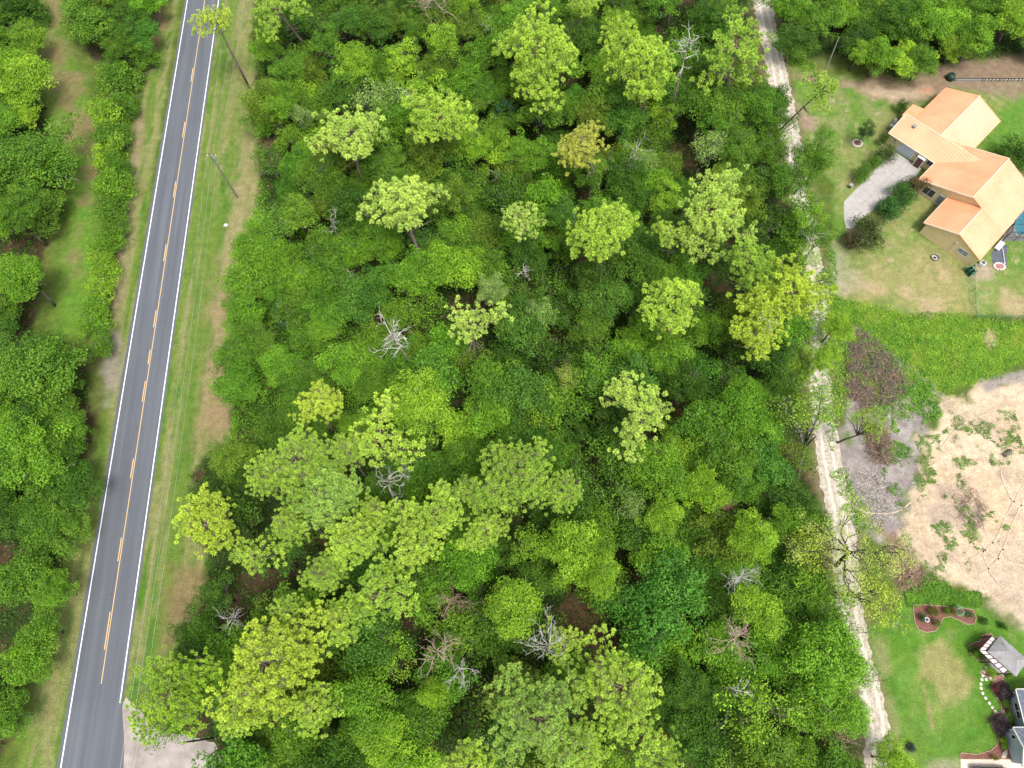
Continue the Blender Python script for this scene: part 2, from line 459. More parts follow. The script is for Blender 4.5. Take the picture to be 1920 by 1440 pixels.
    mixc(sl * (nz2 - .58) * 4, (.50, .38, .26))
    mixc(sl * (nz - .60) * 5, (.40, .31, .22))
    mixc(sl * (fbm(X / 6, Y / 1.8, 51) - .55) * 5, (.47, .36, .25))
    mixc(area([(1840, 715), (1920, 690), (2040, 640), (2040, 665), (1925, 712), (1850, 735)], .8, 1.2), (.30, .26, .23))
    mixc(area([(1750, 900), (1800, 880), (1840, 960), (1835, 1000), (1790, 990), (1760, 1000)], 2, 3) * .7, (.36, .28, .22))
    mixc(area([(1840, 1060), (1930, 1000), (2060, 1000), (2060, 1200), (1920, 1190), (1850, 1130)], 6, 4) * .65, (.44, .35, .27))
    mixc(area([(1780, 760), (1860, 760), (1910, 850), (1900, 890), (1850, 820), (1790, 800)], 2, 4) * .45, (.35, .28, .20))
    mixc(area([(1850, 1120), (1880, 1120), (1920, 1170), (1915, 1200), (1870, 1170)], 2, 2) * .6, (.28, .26, .15))
    # grey house lawn
    lg = area(LAWN_GREY, 1, .8)
    mixc(lg, (.085, .195, .022))
    mixc(lg * (nz - .45) * 4, (.125, .235, .036))
    mixc(lg * (nz2 - .6) * 5, (.16, .22, .06))
    mixc(area([(1680, 1330), (1730, 1280), (1790, 1330), (1790, 1420), (1700, 1440)], 6, 3) * .4, (.17, .25, .06))
    mixc(area([(1726, 1222), (1760, 1205), (1780, 1225), (1812, 1232), (1824, 1275), (1808, 1297), (1782, 1295), (1776, 1322), (1762, 1322), (1752, 1290), (1730, 1270)], 1.1, 1.8) * .85, (.29, .265, .11))
    mixc(area([(1732, 1283), (1737, 1283), (1752, 1370), (1748, 1370)], .4, .5) * .7, (.34, .27, .14))
    mixc(area([(1640, 1190), (1652, 1190), (1672, 1330), (1684, 1400), (1674, 1400), (1660, 1300)], 1.2, 1.5) * .8, (.23, .23, .10))
    mixc(area([(1735, 1428), (1800, 1424), (1800, 1500), (1735, 1500)], 1.5, 1) * .8, (.30, .28, .18))
    C = np.clip(C * .82, 0, 1)
    Z = (fbm(X / 7, Y / 7, 77) - .5) * .10 * sl + (fbm(X / 1.5, Y / 1.5, 78) - .5) * .12 * np.maximum(sl, wf)
    Z = np.where(Z > 0, Z, Z)
    ny, nxx = X.shape
    idx = np.arange(ny * nxx).reshape(ny, nxx)
    F = np.stack([idx[:-1, :-1], idx[:-1, 1:], idx[1:, 1:], idx[1:, :-1]], -1).reshape(-1, 4)
    cx = (X[:-1, :-1] + RES / 2).ravel(); cy = (Y[:-1, :-1] + RES / 2).ravel()
    reg = np.zeros(len(F), int)
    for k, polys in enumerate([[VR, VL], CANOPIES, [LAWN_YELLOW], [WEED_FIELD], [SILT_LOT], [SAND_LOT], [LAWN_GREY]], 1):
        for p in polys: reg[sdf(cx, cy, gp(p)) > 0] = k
    co = np.stack([X.ravel(), Y.ravel(), Z.ravel()], -1)
    col = np.concatenate([C.reshape(-1, 3), np.ones((ny * nxx, 1))], 1)
    for k, nm in enumerate(['ground', 'grass_verge', 'forest_floor', 'lawn', 'weed_field', 'silt_ground', 'sand_lot', 'lawn']):
        sel = F[reg == k]
        used, inv = np.unique(sel, return_inverse=True)
        c2, k2 = co[used], col[used]
        f2 = inv.reshape(-1, 4)
        if k == 0:      # carry the sheet out to the horizon
            x0, x1, y0, y1 = xs[0], xs[-1], ys[0], ys[-1]; B = 2500.0
            ring = np.array([(x0, y0, 0), (x1, y0, 0), (x1, y1, 0), (x0, y1, 0), (-B, -B, 0), (B, -B, 0), (B, B, 0), (-B, B, 0)])
            n0 = len(c2)
            c2 = np.concatenate([c2, ring]); k2 = np.concatenate([k2, np.tile([[.05, .085, .02, 1]], (8, 1))])
            f2 = np.concatenate([f2, np.array([(4, 5, 1, 0), (5, 6, 2, 1), (6, 7, 3, 2), (7, 4, 0, 3)]) + n0])
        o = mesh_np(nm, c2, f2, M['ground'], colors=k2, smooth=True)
        tag(o, kind='structure')
build_ground()

def ragged(poly, step=.4, amp=.35, seed=0, closed=True):
    """walk an outline in short steps and roughen it"""
    out = []; n = len(poly)
    for i in range(n if closed else n - 1):
        a = Vector(poly[i]); b = Vector(poly[(i + 1) % n]); L = (b - a).length
        k = max(1, int(L / step))
        nrm = Vector((-(b - a).y, (b - a).x, 0)).normalized()
        for j in range(k):
            p = a.lerp(b, j / k)
            nv = float(fbm(np.array([p.x / .8 + seed]), np.array([p.y / .8]), 5, 4)[0]) - .5
            out.append(p + nrm * nv * 2 * amp)
    return out

def sheet(name, poly, z, mat, kind='structure', parent=None):
    pts = [Vector((p[0], p[1], z)) for p in poly]
    tris = tessellate_polygon([pts])
    me = bpy.data.meshes.new(name)
    me.from_pydata([tuple(p) for p in pts], [], [tuple(t) for t in tris])
    me.materials.append(mat)
    bm = bmesh.new(); bm.from_mesh(me)
    for f in bm.faces:
        if f.normal.z < 0: f.normal_flip()
    bm.to_mesh(me); bm.free(); me.update()
    o = bpy.data.objects.new(name, me); COL.objects.link(o)
    if kind: o['kind'] = kind
    if parent: o.parent = parent
    return o

# ------------------------------------------------------------------ the road, in its own axes: x across, y along
rA = G(351.5, 0); rB = G(134, 1318)
rdir = (rA - rB).normalized()
road_rot = math.atan2(rdir.y, rdir.x) - math.pi / 2
road = empty('road', (rB.x, rB.y, 0), road_rot)
tag(road, kind='structure')
Rinv = Matrix.Rotation(-road_rot, 3, 'Z')
def rl(px, py):
    return Rinv @ (G(px, py) - Vector((rB.x, rB.y, 0)))
W = rl(410, 0).x                     # between the white edge lines
def edge_pts(x, y0, y1, amp, seed):
    ys = np.arange(y0, y1, .5)
    n = (fbm(ys / 1.4, ys * 0 + seed, 61) - .5) * 2 * amp
    return [(x + float(k), float(y)) for y, k in zip(ys, n)]
yb = rl(222, 1330).y
left = edge_pts(-.55, -60, 420, .09, 1)
right = edge_pts(W + .42, yb, 420, .09, 7)
corner = [(W + 1.3, yb - 4), (W + 2.0, yb - 10), (W + 2.3, yb - 16), (W + 3, -60)]
sheet('asphalt_surface', left[::-1] + corner[::-1] + right, .012, M['asphalt'], None, road)
def line(name, x0, x1, y0, y1, mat, z=.018):
    pts = [(x0, y0), (x1, y0), (x1, y1), (x0, y1)]
    return sheet(name, pts, z, mat, None, road)
line('edge_line', -.075, .075, -60, 420, M['paint_white'])
yr_end = rl(226, 1318).y
line('edge_line', W - .075, W + .075, yr_end, 420, M['paint_white'])
xc = (rl(190.6, 1282).x + rl(383, 0).x) / 2 + .02
line('centre_line', xc - .05, xc + .06, rl(190.6, 1282).y, 420, M['paint_yellow'])
for (xa, ya), (xb, yb2) in [((229, 1008), (223, 1052)), ((208.5, 1147), (196, 1218))]:
    line('centre_dash', xc - .34, xc - .2, rl(xb, yb2).y, rl(xa, ya).y, M['paint_yellow'])
for ya, yb2 in [(-420, -380), (-300, -262), (-180, -146), (-80, -42), (25, 52), (131, 156), (231, 260), (342, 371), (459, 490), (581, 613), (655, 681), (713, 751), (857, 894)]:
    line('centre_dash', xc - .34, xc - .2, rl(300, yb2).y, rl(300, ya).y, M['paint_yellow'])
rm = MB()
for y in [91, 191, 297, 409, 531, 658, 801, 953, 1108]:
    yy = rl(300, y).y
    for sx in (-.62, .28):
        rm.box(xc + sx, yy - .06, .013, xc + sx + .14, yy + .06, .035)
o = rm.build('reflective_marker', M['bark_dark'], road)
o['kind'] = 'stuff'
# gravel apron of the side road
sheet('gravel_apron', ragged(gp([(226, 1318), (238, 1306), (262, 1335), (300, 1372), (350, 1378), (400, 1392), (420, 1440), (430, 1560), (160, 1560), (190, 1470), (214, 1380)]), .5, .35, 3), .006, M['apron_sand'])
# the sandy track
L_, R_ = [], []
for px, py, w in TRACK:
    w *= .96
    L_.append(G(px - w / 2, py)); R_.append(G(px + w / 2, py))
sheet('dirt_track', ragged(L_, .3, .55, 11, False) + ragged(R_[::-1], .3, .55, 4, False), .009, M['track_sand'])
def track_ruts():
    """two faint wheel ruts and a greyer crown: only in the colour of the sand"""
    m, nt, b = new_mat('track_rut')
    n = noise_chain(nt, 2.0, 6, .8)
    r = ramp(nt, n.outputs['Fac'], [(.42, (.54, .49, .42)), (.6, (.42, .37, .305))])
    nt.links.new(r.outputs[0], b.inputs['Base Color']); b.inputs['Roughness'].default_value = .95
    mid = [G(p[0], p[1]) for p in TRACK]
    for off in (-.72, .72):
        a = [p + Vector((off - .26, 0, 0)) for p in mid]; c = [p + Vector((off + .26, 0, 0)) for p in mid]
        sheet('wheel_rut', ragged(a, .3, .2, 21, False) + ragged(c[::-1], .3, .2, 22, False), .014, m)
track_ruts()
def tyre_tracks():
    m = mat_noise('tyre_track', (.38, .30, .21), (.48, .385, .28), 2.5, .95)
    rr = random.Random(4)
    for k, (pts) in enumerate([[(1925, 900), (1890, 960), (1860, 1020), (1800, 1060)], [(1925, 925), (1897, 985), (1870, 1050), (1820, 1090)], [(1925, 1040), (1880, 1030), (1830, 1000), (1770, 1010)], [(1925, 1062), (1876, 1050), (1824, 1022), (1760, 1035)],
                               [(1925, 770), (1860, 775), (1800, 800), (1750, 860)], [(1925, 950), (1900, 940), (1880, 900), (1875, 870)], [(1925, 1110), (1880, 1100), (1850, 1060), (1840, 1010)], [(1580, 930), (1620, 960), (1680, 960), (1720, 930)]]):
        g = [G(*q) for q in pts]; c = []
        for i in range(len(g) - 1):
            a, b = g[max(i - 1, 0)], g[i]; d_, e = g[i + 1], g[min(i + 2, len(g) - 1)]
            for j in range(6):
                t = j / 6
                c.append(.5 * ((2 * b) + (d_ - a) * t + (2 * a - 5 * b + 4 * d_ - e) * t * t + (3 * b - a - 3 * d_ + e) * t ** 3))
        w = .11
        Lp = [p + Vector((-(q - p).y, (q - p).x, 0)).normalized() * w for p, q in zip(c, c[1:])]
        Rp = [p - Vector((-(q - p).y, (q - p).x, 0)).normalized() * w for p, q in zip(c, c[1:])]
        sheet('tyre_track', ragged(Lp, .3, .08, k, False) + ragged(Rp[::-1], .3, .08, k + 9, False), .075, m)
tyre_tracks()
# ------------------------------------------------------------------ foliage templates
def leaves(cent, nrm, size, rng, aspect=.55, tint=None):
    """one kite-shaped leaf spray per point: cent (n,3), nrm (n,3), size (n,)"""
    n = len(cent)
    r = rng.normal(size=(n, 3))
    d = np.cross(nrm, r); d /= np.linalg.norm(d, axis=1, keepdims=True) + 1e-9
    s = np.cross(nrm, d)
    L = size[:, None]
    droop = -nrm * L * .12
    v = np.stack([cent - d * L * .5, cent + s * L * aspect * .5 + droop * 0, cent + d * L * .5 + droop, cent - s * L * aspect * .5], 1).reshape(-1, 3)
    f = np.arange(n * 4).reshape(n, 4)
    return v, f, np.repeat(tint if tint is not None else rng.rand(n), 4)

def unit(v): return v / (np.linalg.norm(v, axis=-1, keepdims=True) + 1e-9)

def limb_mesh(mat, paths, name='trunk', parent=None, n=6):
    mb = MB()
    for pts, rads in paths: mb.tube(pts, rads, n)
    return mb.build(name, mat, parent, smooth=True)

def broad_template(seed, R=4.0, H=10.5, hc=7.2, nclump=95, nleaf=310, lsize=.23, rc=(.45, 1.0), flat=.62, gap=0.0, bark='bark_oak', lift=.35, aspect=.6):
    rng = np.random.RandomState(seed)
    # an uneven outline: the radius changes round the crown
    ph = rng.rand(4) * 6.28; am = rng.rand(4) * .24
    def rad(a): return 1 + sum(am[k] * np.sin((k + 2) * a + ph[k]) for k in range(4))
    cs, rs = [], []
    for i in range(nclump):
        a = rng.rand() * 6.283
        el = math.asin(rng.uniform(-.5, 1))
        rr = rng.uniform(.55, 1.0) if rng.rand() < .8 else rng.uniform(.1, .6)
        rr *= R * rad(a) * .82
        c = np.array([math.cos(a) * math.cos(el) * rr, math.sin(a) * math.cos(el) * rr, math.sin(el) * rr * flat + rng.normal() * .45 + .5 * math.sin(a * 2 + ph[0]) * am[0] / .24])
        cs.append(c); rs.append(rng.uniform(*rc))
    V, F, T = [], [], []; off = 0
    ct = rng.rand(nclump)
    allc, alln, alls, allt = [], [], [], []
    for c, r, t in zip(cs, rs, ct):
        if rng.rand() < gap: continue
        n = int(nleaf * (r / 1.05) ** 2)
        dd = rng.normal(size=(n, 3)); dd[:, 2] = np.abs(dd[:, 2]) * 1.0 - lift; dd = unit(dd)
        q = r * (.62 + .45 * rng.rand(n) ** .6) * (1 + .25 * np.sin(dd[:, 0] * 5 + t * 9) * np.cos(dd[:, 1] * 6))
        q = q * np.where(rng.rand(n) < .14, rng.uniform(1.1, 1.6, n), 1.0)
        pos = c + dd * q[:, None] * np.array([1, 1, .75])
        nr = unit(dd * .7 + rng.normal(size=(n, 3)) * .55 + np.array([0, 0, .45]))
        allc.append(pos + np.array([0, 0, hc])); alln.append(nr)
        alls.append(lsize * rng.uniform(.6, 1.25, n)); allt.append(np.clip(.55 * t + .45 * rng.rand(n), 0, 1))
    v, f, tt = leaves(np.concatenate(allc), np.concatenate(alln), np.concatenate(alls), rng, aspect, np.concatenate(allt))
    # trunk and limbs
    paths = []
    lean = rng.normal(size=2) * .25
    fork = np.array([lean[0], lean[1], hc * .48])
    paths.append(([(0, 0, 0), (lean[0] * .3, lean[1] * .3, hc * .2), tuple(fork)], [.24, .2, .16]))
    for c in [cs[i] for i in rng.permutation(nclump)[:12]]:
        tip = c + np.array([0, 0, hc - .1])
        m = fork * .5 + tip * .5 + np.append(rng.normal(size=2) * .35, .3)
        paths.append(([tuple(fork), tuple(m), tuple(tip)], [.11, .07, .03]))
        for k in range(2):
            e = tip + rng.normal(size=3) * np.array([.7, .7, .35])
            paths.append(([tuple(m * .3 + tip * .7), tuple(e)], [.035, .015]))
    return dict(leaf=(v, f, tt), paths=paths, bark=bark, R=R, hc=hc, mat='leaf')

def pine_template(seed, R=5.0, H=19.0, hc=16.0, nlimb=26, tuft=.43, blades=60, dense=1.15, flat=.42, bark='bark_pine', bare=4, irregular=.25):
    rng = np.random.RandomState(seed)
    ph = rng.rand(4) * 6.28; am = rng.rand(4) * irregular * 1.1
    def rad(a): return 1 + sum(am[k] * np.sin((k + 1) * a + ph[k]) for k in range(4))
    tc, tn, tt = [], [], []; gap2 = (tuft * 1.22) ** 2
    paths = []
    lx, ly = rng.normal(size=2) * .2
    top = np.array([lx, ly, hc + R * flat * .75])
    trunk = [(0, 0, 0), (lx * .5, ly * .2, hc * .35), (lx * .8, ly, hc * .7), tuple(top)]
    paths.append((trunk, [.30, .25, .19, .06]))
    for i in range(nlimb):
        a = i * 2.4 + rng.normal() * .35
        q = (i + .5) / nlimb                       # 0 top, 1 lowest
        reach = R * rad(a) * (.25 + .75 * math.sqrt(q)) * rng.uniform(.6, 1.08)
        z1 = rng.normal() * .45 + hc + R * flat * (1 - q) * .9 - q * R * flat * .35
        z0 = z1 - reach * .22
        t0 = np.array([lx * .8, ly * .8, max(z0 - .2, hc * .7)])
        e = np.array([math.cos(a) * reach * .8, math.sin(a) * reach * .8, z1])
        m = t0 * .5 + e * .5 + np.array([rng.normal() * .25, rng.normal() * .25, -.25])
        paths.append(([tuple(t0), tuple(m), tuple(e)], [.085, .06, .03]))
        lt = rng.rand()
        nt_ = int(rng.uniform(16, 25) * dense * (reach / R + .35))
        for k in range(nt_):
            w = rng.uniform(.35, 1.15)
            base = t0 * (1 - w) + e * w if w < 1 else e + (e - m) * (w - 1)
            side = np.array([-math.sin(a), math.cos(a), 0]) * rng.normal() * .50 * (R / 5) * (.6 + w)
            p = base + side + np.array([rng.normal() * .3, rng.normal() * .3, .25 + abs(rng.normal()) * .3])
            if any((p[0] - o_[0]) ** 2 + (p[1] - o_[1]) ** 2 + (p[2] - o_[2]) ** 2 < gap2 for o_ in tc[-400:]): continue
            tc.append(p); tn.append(unit(np.array([p[0] * .10, p[1] * .10, .9]) + rng.normal(size=3) * .25)); tt.append(lt * .5 + rng.rand() * .5)
            if k % 2 == 0:
                paths.append(([tuple(base), tuple(p)], [.028, .012]))
    for k in range(bare):                          # bare lower branches
        a = rng.rand() * 6.28; z = hc * rng.uniform(.6, .8); l = rng.uniform(1.2, 3)
        e = (math.cos(a) * l, math.sin(a) * l, z + .3)
        paths.append(([(lx * .7, ly * .7, z - .2), (e[0] * .5, e[1] * .5, z - .1), e], [.06, .045, .015]))
    tc = np.array(tc); tn = np.array(tn); tt = np.array(tt)
    n = len(tc) * blades
    C = np.repeat(tc, blades, 0); N = np.repeat(tn, blades, 0); TT = np.repeat(tt, blades)
    dd = rng.normal(size=(n, 3)); dd = unit(dd) + N * .55; dd = unit(dd)
    ln = tuft * rng.uniform(.75, 1.15, n)[:, None] * np.repeat(rng.uniform(.8, 1.2, len(tc)), blades)[:, None]
    s = unit(np.cross(dd, rng.normal(size=(n, 3)))) * .043
    v = np.stack([C + dd * ln * .08, C + dd * ln * .55 + s, C + dd * ln, C + dd * ln * .55 - s], 1).reshape(-1, 3)
    # the young tips are paler than the old needles inside
    t4 = np.stack([TT * .6, TT * .8 + .1, np.clip(TT * .8 + .35, 0, 1), TT * .8 + .1], 1).reshape(-1)
    return dict(leaf=(v, np.arange(n * 4).reshape(n, 4), t4), paths=paths, bark=bark, R=R, hc=hc, mat='needle')

def branchy(seed, hc=12.0, R=3.5, thick=.2, twigs=1.0, trunk=True, base_z=0.0, nmain=10, up=.6, levels=3):
    """a bare tree: trunk, boughs, branches, twigs"""
    rng = np.random.RandomState(seed); paths = []
    lx, ly = rng.normal(size=2) * .3
    top = np.array([lx, ly, hc + R * .3])
    if trunk:
        paths.append(([(0, 0, base_z), (lx * .6, ly * .3, hc * .5), tuple(top)], [thick, thick * .8, thick * .35]))
    def grow(p, d, l, r, lev):
        pts = [p]; q = p.copy(); dd = d.copy()
        for k in range(3):
            dd = unit(dd + rng.normal(size=3) * .28)
            q = q + dd * l / 3; pts.append(q.copy())
        paths.append(([tuple(x) for x in pts], [r, r * .8, r * .6, r * .35]))
        if lev > 0:
            for k in range(max(2, int(rng.randint(3, 5) * twigs))):
                w = rng.randint(1, 4)
                nd = unit(dd + rng.normal(size=3) * np.array([.8, .8, .4]))
                grow(pts[w], nd, l * rng.uniform(.45, .7), r * .55, lev - 1)
    for i in range(nmain):
        if rng.rand() < .25: continue
        a = i * 2.4 + rng.normal() * .7
        z = hc + R * .5 - (i / nmain) * R * 1.7
        p = np.array([lx * .8, ly * .8, z])
        grow(p, unit(np.array([math.cos(a), math.sin(a), up * rng.uniform(.3, 1.3)])), R * rng.uniform(.35, .95), thick * .36, levels - 1)
    return dict(paths=paths, R=R, hc=hc)

def cabbage_palm_template(seed, R=2.0, hc=6.0):
    rng = np.random.RandomState(seed); V = []; F = []; T = []
    for i in range(26):
        a = i * 2.4; el = rng.uniform(-.5, 1.1)
        d = np.array([math.cos(a) * math.cos(el), math.sin(a) * math.cos(el), math.sin(el)])
        s = unit(np.cross(d, [0, 0, 1.])); u_ = np.cross(s, d)
        c = np.array([0, 0, hc]) + d * R * .45
        for k in range(15):
            fa = (k - 7) / 7 * 1.25
            dir_ = d * math.cos(fa) + s * math.sin(fa)
            l = R * .62 * (1 - .25 * abs(fa)); w = .05
            p = unit(np.cross(dir_, u_)) * w
            b = len(V)
            V += [c, c + dir_ * l * .5 + p, c + dir_ * l - np.array([0, 0, .18 * l]), c + dir_ * l * .5 - p]
            F.append((b, b + 1, b + 2, b + 3)); T += [rng.rand()] * 4
    return dict(leaf=(np.array(V), np.array(F), np.array(T)), paths=[([(0, 0, 0), (0.1, 0, hc * .5), (0, 0, hc)], [.2, .17, .16])] + [([(0, 0, hc), (math.cos(i * 2.4) * R * .45, math.sin(i * 2.4) * R * .45, hc + rng.uniform(-.3, .6))], [.03, .02]) for i in range(14)], bark='bark_oak', R=R, hc=hc, mat='leaf')

TPL = {}
def tpl(key):
    """meshes of a template, built once and shared by every tree of the kind"""
    if key in TPL: return TPL[key]
    kind, seed = key
    if kind == 'oak': t = broad_template(seed)
    elif kind == 'fine': t = broad_template(seed + 100, nclump=130, nleaf=300, lsize=.21, rc=(.38, .85), flat=.6)
    elif kind == 'olive': t = broad_template(seed + 200, nclump=85, nleaf=230, lsize=.24, rc=(.4, .8), flat=.75, gap=.12)
    elif kind == 'airy': t = broad_template(seed + 300, nclump=75, nleaf=75, lsize=.25, rc=(.45, .95), flat=.5, gap=.1, lift=.7)
    elif kind == 'column': t = broad_template(seed + 400, R=3.2, hc=7.5, nclump=80, nleaf=240, lsize=.24, rc=(.4, .8), flat=1.15)
    elif kind == 'low': t = broad_template(seed + 500, R=4.4, hc=4.6, nclump=110, nleaf=190, lsize=.34, rc=(.45, 1.0), flat=.5, aspect=.3)
    elif kind == 'shrub': t = broad_template(seed + 600, R=2.0, hc=1.3, nclump=60, nleaf=330, lsize=.17, rc=(.35, .7), flat=.75)
    elif kind == 'pine': t = pine_template(seed, nlimb=40, dense=1.15)
    elif kind == 'pinebig': t = pine_template(seed + 20, R=7.0, nlimb=52, dense=1.55, irregular=.38, flat=.42)
    elif kind == 'pinegap': t = pine_template(seed + 40, nlimb=26, dense=1.1, irregular=.4, flat=.4)
    elif kind == 'pinethin': t = pine_template(seed + 80, nlimb=20, dense=.8, irregular=.4, bare=9, blades=48, tuft=.48)
    elif kind == 'palm': t = cabbage_palm_template(seed)
    elif kind == 'palmetto': t = cabbage_palm_template(seed, R=1.6, hc=1.2)
    else: raise KeyError(kind)
    v, f, tt = t['leaf']
    c = mesh_np('crown', v, f, M[t['mat']], attrs=tt)
    tr = limb_mesh(M[t['bark']], t['paths'])
    me = (c.data, tr.data, t['R'], t['hc'])
    bpy.data.objects.remove(c); bpy.data.objects.remove(tr)
    TPL[key] = me
    return me

RND = random.Random(5)
def place_tree(name, key, px, py, rpx, z, color, label, cat, group, base=None, flatz=None, spin=None, barkmat=None, rad=None):
    crown_me, trunk_me, R0, hc = tpl(key)
    c = G(px, py, z)
    R = rad if rad else rpx * scale_at(px, py, z)
    foot = G(base[0], base[1], 0) if base else Vector((c.x, c.y, 0))
    s = R / R0; sz = (c - foot).length / hc
    root = empty(name, foot)
    root.rotation_mode = 'QUATERNION'
    q = Vector((0, 0, 1)).rotation_difference((c - foot).normalized())
    root.rotation_quaternion = q @ Quaternion((0, 0, 1), spin if spin is not None else RND.uniform(0, 6.28))
    root.scale = (s, s, sz)
    tag(root, label, cat, group)
    tr = bpy.data.objects.new('trunk', trunk_me); COL.objects.link(tr); tr.parent = root
    cr = bpy.data.objects.new('crown', crown_me); COL.objects.link(cr); cr.parent = root
    # crowns keep their own thickness however tall the trunk is
    k = flatz if flatz else min(1.4, max(.55, s / sz))
    cr.scale = (1, 1, k); cr.location = (0, 0, hc * (1 - k))
    cr.color = (*color, 1)
    return root

# colours of foliage (linear, as the leaves themselves are)
YEL = (.46, .60, .070); PALE = (.46, .62, .125); BLUE = (.34, .52, .10); LIME = (.42, .60, .080); MIDP = (.34, .52, .070)
GRN = (.108, .238, .018); BRT = (.148, .312, .020); DRK = (.065, .156, .013); OLV = (.135, .232, .020); TEAL = (.086, .218, .022); YGR = (.225, .40, .026); GREY = (.25, .38, .09)

